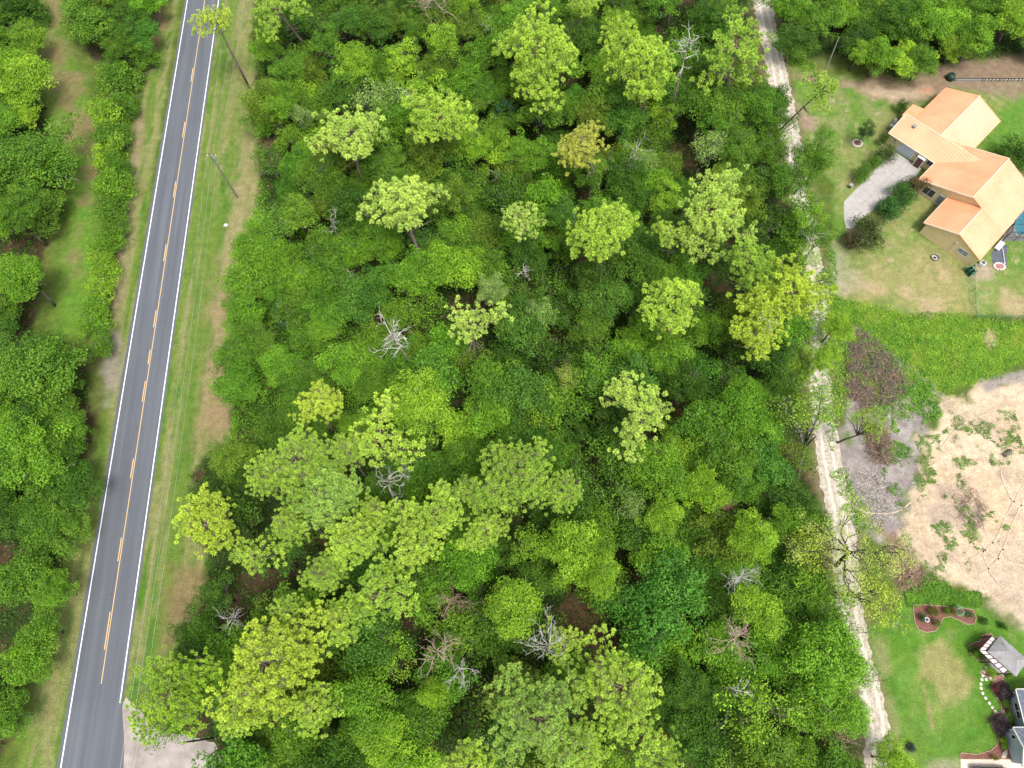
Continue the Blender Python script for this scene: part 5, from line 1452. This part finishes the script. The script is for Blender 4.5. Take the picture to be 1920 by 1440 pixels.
pole((446, 371), (392, 287), 'weathered wooden pole with crossarm on the verge', M['wood_grey'], .16, 12.0, True, .05)
pole((1544, 142), (1573, 70), 'bare light grey pole near the top of the sandy track', M['grey_metal'], .13, 9.0, False)
pole((400, 1384), (344, 1392), 'black pole leaning over the gravel apron', M['bark_dark'], .13, 9.5, False)
pA = G(392, 287, 11.7)
for i, (top, bot, lab) in enumerate([((432, -80), (214, 1510), 'leftmost power line above the verge'), ((452, -80), (226, 1510), 'middle power line above the verge'), ((470, -80), (240, 1510), 'rightmost power line above the verge')]):
    A = G(*top, 11.2); B = G(*bot, 10.2); mid = pA + Vector((.9 * (i - .6), 0, -.5))
    pts = []
    for k in range(13):
        w = k / 12; p = A.lerp(mid, w); p.z -= 1.0 * 4 * w * (1 - w) * .4; pts.append(p)
    for k in range(1, 25):
        w = k / 24; p = mid.lerp(B, w); p.z -= 1.6 * 4 * w * (1 - w) * .6; pts.append(p)
    o0 = pts[0]
    m_ = MB(); m_.tube([tuple(p - o0) for p in pts], [.016] * len(pts), 5)
    o = m_.build('power_line', M['grey_metal']); o.location = o0
    tag(o, lab, 'power line', 'power lines along the road')
# crumpled plastic on the verge
m_ = MB(); rr = random.Random(8)
for k in range(7):
    a = rr.uniform(0, 6.28); m_.add([(math.cos(a + j * 1.5) * rr.uniform(.2, .5), math.sin(a + j * 1.5) * rr.uniform(.2, .5), rr.uniform(.02, .3)) for j in range(4)], [(0, 1, 2, 3)])
o = m_.build('plastic_bag', M['white']); o.location = G(424, 423); tag(o, 'crumpled white plastic bag on the verge by the brown strip', 'litter')

# ------------------------------------------------------------------ brush piles and cut stalks on the cleared lot
def vn(x, y): return float(fbm(np.array([x / 1.6]), np.array([y / 1.6]), 91, 3)[0])
def brush(name, px_poly, n, label, seed, mats=('dead_brown',), l=(.8, 2.4), r=.035, h=1.1):
    rng = random.Random(seed); poly = [(q.x, q.y) for q in gp(px_poly)]
    cx = sum(p[0] for p in poly) / len(poly); cy = sum(p[1] for p in poly) / len(poly)
    root = empty(name, (cx, cy, 0)); tag(root, label, 'brush pile')
    for mi, mt in enumerate(mats):
        m_ = MB(); c = 0
        while c < n // len(mats):
            x = rng.uniform(min(p[0] for p in poly), max(p[0] for p in poly)); y = rng.uniform(min(p[1] for p in poly), max(p[1] for p in poly))
            jx, jy = rng.gauss(0, .5), rng.gauss(0, .5)
            if not in_poly(x + jx, y + jy, poly) or vn(x, y) < .38: continue
            c += 1; L = rng.uniform(*l); a = rng.uniform(0, 3.14); e = rng.uniform(-.25, .35); z = rng.uniform(.05, h)
            dx, dy, dz = math.cos(a) * L / 2, math.sin(a) * L / 2, e * L / 2
            m_.tube([(x - cx - dx, y - cy - dy, max(.03, z - dz)), (x - cx + rng.uniform(-.15, .15), y - cy + rng.uniform(-.15, .15), z + .05), (x - cx + dx, y - cy + dy, max(.03, z + dz))], [r, r * .9, r * .5], 4, cap=False)
        m_.build('sticks', M[mt], root)
brush('brush_pile', [(1598, 610), (1630, 640), (1668, 670), (1700, 722), (1672, 745), (1625, 775), (1590, 740), (1594, 660)], 1500, 'big reddish brown heap of cut branches by the cleared lot', 1, ('dead_brown', 'bark_oak', 'dead_brown', 'bark_oak', 'bark_pine'), h=.6)
brush('brush_pile', [(1622, 800), (1660, 792), (1668, 868), (1632, 866)], 380, 'smaller brown heap of branches beside the feathery tree', 2, ('dead_brown', 'bark_oak', 'dead_brown'))
brush('brush_pile', [(1672, 1020), (1712, 1040), (1738, 1078), (1700, 1105), (1675, 1080)], 200, 'heap of twigs at the lower corner of the sandy lot', 3, ('dead_brown', 'dead_brown'), h=.5)
brush('brush_pile', [(1590, 880), (1650, 880), (1700, 960), (1690, 985), (1640, 985), (1600, 940)], 260, 'grey flattened stalks on the silt beside the track', 4, ('stone', 'dead_wood', 'bark_pine'), (1.0, 2.6), .022, .25)
brush('brush_pile', [(1790, 930), (1835, 915), (1850, 960), (1830, 990), (1800, 985)], 160, 'thin grey brown stalks in the middle of the sandy lot', 5, ('dead_brown', 'bark_pine'), (.8, 2.2), .022, .3)
t = local_box_thing('tree_stump', 1888, 850, 'dark uprooted stump on the sandy lot', 'stump', .6)
m_ = MB(); m_.tube([(-.8, 0, .3), (0, 0, .35), (.7, .1, .3)], [.35, .3, .22], 9); m_.build('log', M['bark_oak'], t)
m_ = MB()
for k in range(7):
    a = k * .9; m_.tube([(-.7, 0, .3), (-1.0, math.cos(a) * .5, .3 + abs(math.sin(a)) * .5)], [.09, .03], 5)
m_.build('root', M['dead_brown'], t)

# ------------------------------------------------------------------ the grey-blue house at the lower right
gh = empty('grey_house', (65.4, -6.6, 0)); tag(gh, 'pale blue grey house with dark slate roof cut by the lower right edge', 'house')
ox, oy = 65.4, -6.6
def wx(x0, x1, prof, mat):
    mb = MB(); n = len(prof)
    mb.add([(x0 - ox, y - oy, z) for y, z in prof] + [(x1 - ox, y - oy, z) for y, z in prof], [tuple(range(n)), tuple(reversed(range(n, 2 * n)))] + [(i, i + n, (i + 1) % n + n, (i + 1) % n) for i in range(n)])
    return mb.build('wall', mat, gh)
wx(67.1, 79, [(-4.6, 0), (-.3, 0), (-.3, 2.65), (-4.6, 2.65)], M['siding_blue'])
wx(65.4, 79, [(-8.7, 0), (-4.75, 0), (-4.75, 2.65), (-6.7, 3.7), (-8.7, 2.65)], M['siding_blue'])
roof_plane('roof', (73 - ox, .1 - oy, 5.0), (73 - ox, -4.6 - oy, 5.0), (66.65 - ox, -4.6 - oy, 2.72), (66.65 - ox, .1 - oy, 2.72), M['shingle'], gh, rib=9, trim=M['white'])
roof_plane('roof', (73 - ox, .1 - oy, 5.0), (73 - ox, -4.6 - oy, 5.0), (80 - ox, -4.6 - oy, 2.72), (80 - ox, .1 - oy, 2.72), M['shingle'], gh, rib=9)
roof_plane('roof', (65.0 - ox, -6.7 - oy, 3.9), (79.5 - ox, -6.7 - oy, 3.9), (79.5 - ox, -4.45 - oy, 2.72), (65.0 - ox, -4.45 - oy, 2.72), M['shingle'], gh, rib=9, trim=M['white'])
roof_plane('roof', (65.0 - ox, -6.7 - oy, 3.9), (79.5 - ox, -6.7 - oy, 3.9), (79.5 - ox, -9.0 - oy, 2.72), (65.0 - ox, -9.0 - oy, 2.72), M['shingle'], gh, rib=9, trim=M['white'])
def win2(x, y0, y1, z0, z1, bars=True):
    f = MB(); t = .1; X0, X1 = x - .07 - ox, x + .01 - ox; a, b = y0 - oy, y1 - oy
    f.box(X0, a, z0, X1, a + t, z1); f.box(X0, b - t, z0, X1, b, z1); f.box(X0, a + t, z0, X1, b - t, z0 + t); f.box(X0, a + t, z1 - t, X1, b - t, z1)
    if bars:
        m = (a + b) / 2; f.box(X0, m - .06, z0 + t, X1, m + .06, z1 - t); zm = (z0 + z1) / 2; f.box(X0 + .01, a + t, zm - .04, X1, m - .06, zm + .04); f.box(X0 + .01, m + .06, zm - .04, X1, b - t, zm + .04)
    o = f.build('window', M['white'], gh); p = MB(); p.box(x - .03 - ox, a + t, z0 + t, x - .012 - ox, b - t, z1 - t); p.build('pane', M['glass'], o)
win2(67.1, -3.5, -1.5, .8, 2.3)
win2(65.4, -5.9, -5.3, 1.2, 2.2, False)
cb = MB(); cb.box(67.02 - ox, -.38 - oy, 0, 67.16 - ox, -.22 - oy, 2.6); cb.box(65.32 - ox, -4.83 - oy, 0, 65.46 - ox, -4.67 - oy, 2.6); cb.build('corner_board', M['white'], gh)
# its driveway, beds, path
sheet('driveway', [tuple(G(a, b)[:2]) for a, b in [(1801, 1424), (2050, 1424), (2050, 1600), (1806, 1600)]], .016, M['concrete_light'])
def bed(px, label, edging=True, seed=1):
    pts = ragged(gp(px), .5, .06, seed); o0 = pts[0].copy()
    t = empty('flower_bed', (o0.x, o0.y, 0)); tag(t, label, 'flower bed', None)
    m_ = sheet('mulch', [(p.x - o0.x, p.y - o0.y) for p in pts], .03, M['mulch'], None, t)
    e = MB()
    for p, q in zip(pts, pts[1:] + pts[:1]):
        e.tube([(p.x - o0.x, p.y - o0.y, .07), (q.x - o0.x, q.y - o0.y, .05)], [.06, .06], 5)
    e.build('edging', M['brick_edge'], t)
bed([(1712, 1135), (1735, 1134), (1762, 1136), (1800, 1139), (1824, 1143), (1830, 1158), (1826, 1170), (1812, 1170), (1796, 1162), (1782, 1156), (1768, 1158), (1762, 1172), (1753, 1183), (1738, 1186), (1722, 1180), (1714, 1164)], 'kidney shaped mulch bed with pale brick edge on the lawn', seed=2)
bed([(1816, 1210), (1824, 1206), (1838, 1202), (1842, 1190), (1858, 1188), (1862, 1196), (1836, 1220), (1848, 1238), (1832, 1238), (1820, 1230)], 'mulch bed left of the pergola', seed=3)
bed([(1801, 1412), (1832, 1414), (1856, 1408), (1870, 1396), (1873, 1376), (1862, 1368), (1857, 1352), (1862, 1340), (1878, 1334), (1876, 1318), (1864, 1302), (1858, 1290), (1862, 1278), (1882, 1274), (1894, 1300), (1893, 1340), (1884, 1372), (1896, 1423), (1801, 1423)], 'long curving red mulch bed along the grey house', seed=4)
bed([(1836, 1260), (1842, 1258), (1852, 1262), (1868, 1272), (1860, 1276)], 'narrow planted strip below the pergola', seed=5)
HOUSE_PLANTS = [
 (1750, 1146, 8, (.13, .14, .02), 'orange green bush in the kidney shaped bed'), (1785, 1145, 6, (.14, .10, .02), 'small reddish plant in the kidney shaped bed'),
 (1730, 1158, 6, (.06, .12, .03), 'low plant beside the bed bird bath'), (1757, 1168, 6, (.14, .20, .03), 'yellowish plant at the lower end of the kidney bed'),
 (1775, 1146, 6, OLV, 'low olive plant in the neck of the kidney bed'), (1818, 1152, 6, (.12, .19, .06), 'pale plant at the right tip of the kidney bed'),
 (1836, 1226, 10, GRN, 'green bush left of the pergola corner'), (1826, 1218, 6, DRK, 'dark little bush in the pergola bed'), (1858, 1262, 6, YGR, 'yellow green bush by the red brick pad'),
 (1846, 1164, 6, DRK, 'dark round bush at the lawn edge, left of a pair'), (1880, 1174, 6, DRK, 'dark round bush at the lawn edge, right of a pair'),
 (1884, 1298, 13, (.075, .055, .06), 'dark purple shrub touching the grey house corner'), (1877, 1357, 15, (.075, .055, .06), 'dark purple shrub in the middle of the long bed'),
 (1866, 1290, 6, (.14, .04, .03), 'small red leaved shrub in the long bed'), (1882, 1387, 5, YGR, 'upper lime tuft plant by the grey house wall'), (1885, 1398, 5, YGR, 'lower lime tuft plant by the grey house wall'),
 (1866, 1421, 4, (.2, .22, .03), 'yellow flower clump in the bed by the driveway'), (1886, 1318, 6, GRN, 'green plant under the grey house window'), (1894, 1345, 7, GRN, 'dark green plant at the wall step'),
 (1708, 1402, 7, (.04, .07, .05), 'dark little shrub on the lawn near the low tree'), (1893, 1268, 4, YGR, 'tiny bush near the house corner')]
for px, py, r, col, lab in HOUSE_PLANTS:
    place_tree('garden_shrub', ('shrub', RND.randrange(4)), px, py, r * 1.35, .6, col, lab, 'shrub', 'garden plants of the grey house')
place_tree('fan_palm', ('palmetto', 0), 1798, 1146, 11, .8, (.17, .26, .13), 'pale fan palm in the kidney shaped bed', 'palm', None)
t = local_box_thing('bird_bath', 1733, 1163, 'white bird bath in the kidney shaped bed', 'bird bath')
b_ = MB(); b_.tube([(0, 0, 0), (0, 0, .6)], [.12, .08], 10); b_.build('pedestal', M['grey_metal'], t)
b_ = MB(); b_.tube([(0, 0, .6), (0, 0, .75)], [.12, .33], 16); bo = b_.build('bowl', M['white'], t)
b_ = MB(); b_.cyl(0, 0, .751, .757, .24, 14); b_.build('water', M['glass'], bo)
ss = [(1848.6, 1252.5), (1846, 1259.5), (1842.8, 1266.4), (1840.8, 1274), (1849, 1274), (1857, 1272), (1839, 1282.5), (1839.5, 1290.5), (1842.6, 1300), (1848, 1309), (1855, 1318.5), (1860.5, 1326.5), (1866.3, 1334)]
lab_ = ['first stepping stone below the pergola', 'second stepping stone below the pergola', 'third stepping stone below the pergola', 'stepping stone where the path forks', 'middle stone of the fork to the red pad', 'stone of the fork nearest the red pad', 'first stone under the fork, lower branch', 'second stone under the fork', 'third stone under the fork', 'fourth stone under the fork', 'fifth stone under the fork', 'second last stone before the purple shrub', 'last stone beside the purple shrub']
for (px, py), l_ in zip(ss, lab_):
    m_ = MB(); m_.cyl(0, 0, 0, .05, .21, 12); o = m_.build('stepping_stone', M['stone'], None, .015); o.location = G(px, py); tag(o, l_, 'stepping stone', 'stepping stones in the green lawn')
sheet('brick_pad', [tuple(G(a, b)[:2]) for a, b in [(1863, 1267), (1881, 1268), (1884, 1276), (1878, 1281), (1864, 1278)]], .02, M['brick_red'])
sheet('walkway', ragged([G(1876, 1332), G(1882, 1331), (G(1897, 1362)), G(1890, 1364), G(1880, 1342)], .5, .03, 2), .036, M['concrete_light'])
sheet('walkway', ragged([G(1877, 1424), G(1880, 1411), G(1888, 1405), G(1889, 1414), G(1884, 1424)], .5, .03, 2), .036, M['concrete_light'])

# gazebo with hipped canvas roof, and the pergola wrapped round two of its sides
ga = math.atan2(-.73, .68)
gz = empty('gazebo', (66.75, 4.25, 0), ga); tag(gz, 'gazebo with grey hipped canvas roof next to the dark pergola', 'gazebo')
Lh, Wh = 2.15, 1.5
m_ = MB(); e = [(-Lh, -Wh, 2.65), (Lh, -Wh, 2.65), (Lh, Wh, 2.65), (-Lh, Wh, 2.65)]; r_ = [(-.75, 0, 3.6), (.75, 0, 3.6)]
m_.add(e + r_, [(0, 1, 5, 4), (1, 2, 5), (2, 3, 4, 5), (3, 0, 4)]); m_.add([(x, y, z - .05) for x, y, z in e] + [(x, y, z - .05) for x, y, z in r_], [(0, 1, 5, 4), (1, 2, 5), (2, 3, 4, 5), (3, 0, 4)])
for i in range(4):
    a, b = e[i], e[(i + 1) % 4]; m_.add([a, b, (b[0], b[1], b[2] - .22), (a[0], a[1], a[2] - .22)], [(0, 1, 2, 3)])
cn = m_.build('canopy', M['canvas'], gz)
m_ = MB()
for i, r in [(0, 0), (3, 0), (1, 1), (2, 1)]: m_.tube([e[i], r_[r]], [.035, .035], 5)
m_.tube([r_[0], r_[1]], [.035, .035], 5); m_.build('seam', M['grey_metal'], cn)
for sx in (-1, 1):
    for sy in (-1, 1):
        m_ = MB(); m_.box(sx * (Lh - .25) - .06, sy * (Wh - .25) - .06, 0, sx * (Lh - .25) + .06, sy * (Wh - .25) + .06, 2.4); m_.build('post', M['beam_dark'], gz)
pg0 = G(1835, 1219, 0)
pg = empty('pergola', pg0); tag(pg, 'white panelled pergola with dark beams wrapped round the grey gazebo', 'pergola')
ZP = 2.3
O1, O2, O3 = [G(a, b, ZP) - pg0 for a, b in [(1859, 1193), (1835, 1219), (1881, 1263)]]
I1, I2, I3 = [G(a, b, ZP) - pg0 for a, b in [(1868, 1199), (1848, 1220), (1890, 1257)]]
for A, B, C_, D in [(O1, O2, I2, I1), (O2, O3, I3, I2)]:
    m_ = MB(); m_.slab([A, B, C_, D], .04); m_.build('roof_panel', M['paver_white'], pg)
up = Vector((0, 0, .06))
for A, B in [(O1, O2), (O2, O3), (I1, I2), (I2, I3)]:
    m_ = MB(); m_.tube([A + up, B + up], [.06, .06], 4); m_.build('beam', M['beam_dark'], pg)
mid_ = O2.lerp(O3, .0)
for A, B, C_, D, n in [(O1, O2, I2, I1, 4), (O2, O3, I3, I2, 5)]:
    for k in range(n + 1):
        p, q = A.lerp(B, k / n), D.lerp(C_, k / n); e = (q - p).normalized() * .15
        m_ = MB(); m_.tube([p + up * 1.9 - e * .3, q + up * 1.9 + e], [.045, .045], 4); m_.build('rafter', M['beam_dark'], pg)
for p in (O1, O2, O3, O2.lerp(O3, .5)):
    m_ = MB(); m_.box(p.x - .07, p.y - .07, 0, p.x + .07, p.y + .07, ZP - .05); m_.build('post', M['beam_dark'], pg)
cs, sn = math.cos(ga), math.sin(ga)
def gl_(x, y): return (66.75 + x * cs - y * sn, 4.25 + x * sn + y * cs)
sheet('patio', [gl_(-Lh, -Wh), gl_(Lh, -Wh), gl_(Lh, Wh), gl_(-Lh, Wh)], .024, M['concrete'])

# the parked car cut by the bottom edge
def car():
    c = G(1853, 1452); t = empty('parked_car', c, math.radians(-2)); tag(t, 'dark parked car on the pale driveway, cut by the photo edge', 'car')
    L, Wd = 2.3, .9
    prof = [(-L, .35), (-L, .75), (-L + .25, .9), (-1.5, .98), (-.95, 1.45), (.95, 1.5), (1.55, 1.02), (L - .15, .85), (L, .6), (L, .35)]
    m_ = MB(); n = len(prof)
    rows = [(-Wd, .0), (-Wd + .12, .06), (Wd - .12, .06), (Wd, .0)]
    for y, up in rows: m_.v.extend([(x, y * (.8 if z > 1.2 else 1), z + (up if z > .7 else 0)) for x, z in prof])
    for r in range(3):
        for i in range(n): m_.f.append((r * n + i, r * n + (i + 1) % n, (r + 1) * n + (i + 1) % n, (r + 1) * n + i)); m_.m.append(0)
    m_.f += [tuple(range(n)), tuple(range(3 * n, 4 * n))]; m_.m += [0, 0]
    m_.build('body', M['car_paint'], t, .03)
    for x0, x1, z0, z1 in [(-1.45, -1.0, 1.06, 1.48), (1.0, 1.5, 1.52, 1.13)]:
        g = MB(); g.add([(x0, -.68, z0), (x0, .68, z0), (x1, .6, z1), (x1, -.6, z1)], [(0, 1, 2, 3)]); g.add([(x0, -.68, z0 + .03), (x0, .68, z0 + .03), (x1, .6, z1 + .03), (x1, -.6, z1 + .03)], [(0, 1, 2, 3)]); g.build('windscreen', M['glass'], t)
    rf_ = MB(); rf_.box(-.7, -.5, 1.54, .6, .5, 1.575); rf_.build('sunroof', M['glass'], t)
    for s in (-1, 1):
        r2 = MB(); r2.tube([(-.9, s * .66, 1.56), (.8, s * .66, 1.6)], [.025, .025], 5); r2.build('roof_rail', M['grey_metal'], t)
        sw = MB(); sw.add([(-.95, s * .88, 1.03), (1.3, s * .88, 1.05), (.8, s * .76, 1.42), (-.8, s * .76, 1.4)], [(0, 1, 2, 3)]); sw.build('side_window', M['glass'], t)
        for x in (-1.4, 1.4):
            w_ = MB(); w_.tube([(x, s * .72, .33), (x, s * .92, .33)], [.33, .33], 18); wh = w_.build('wheel', M['black'], t)
            w_ = MB(); w_.tube([(x, s * .925, .33), (x, s * .93, .33)], [.2, .2], 12); w_.build('rim', M['grey_metal'], wh)
        h_ = MB(); h_.box(-L - .02, s * .6 - .15, .62, -L + .1, s * .6 + .15, .76); h_.build('headlight', M['white'], t)
car()
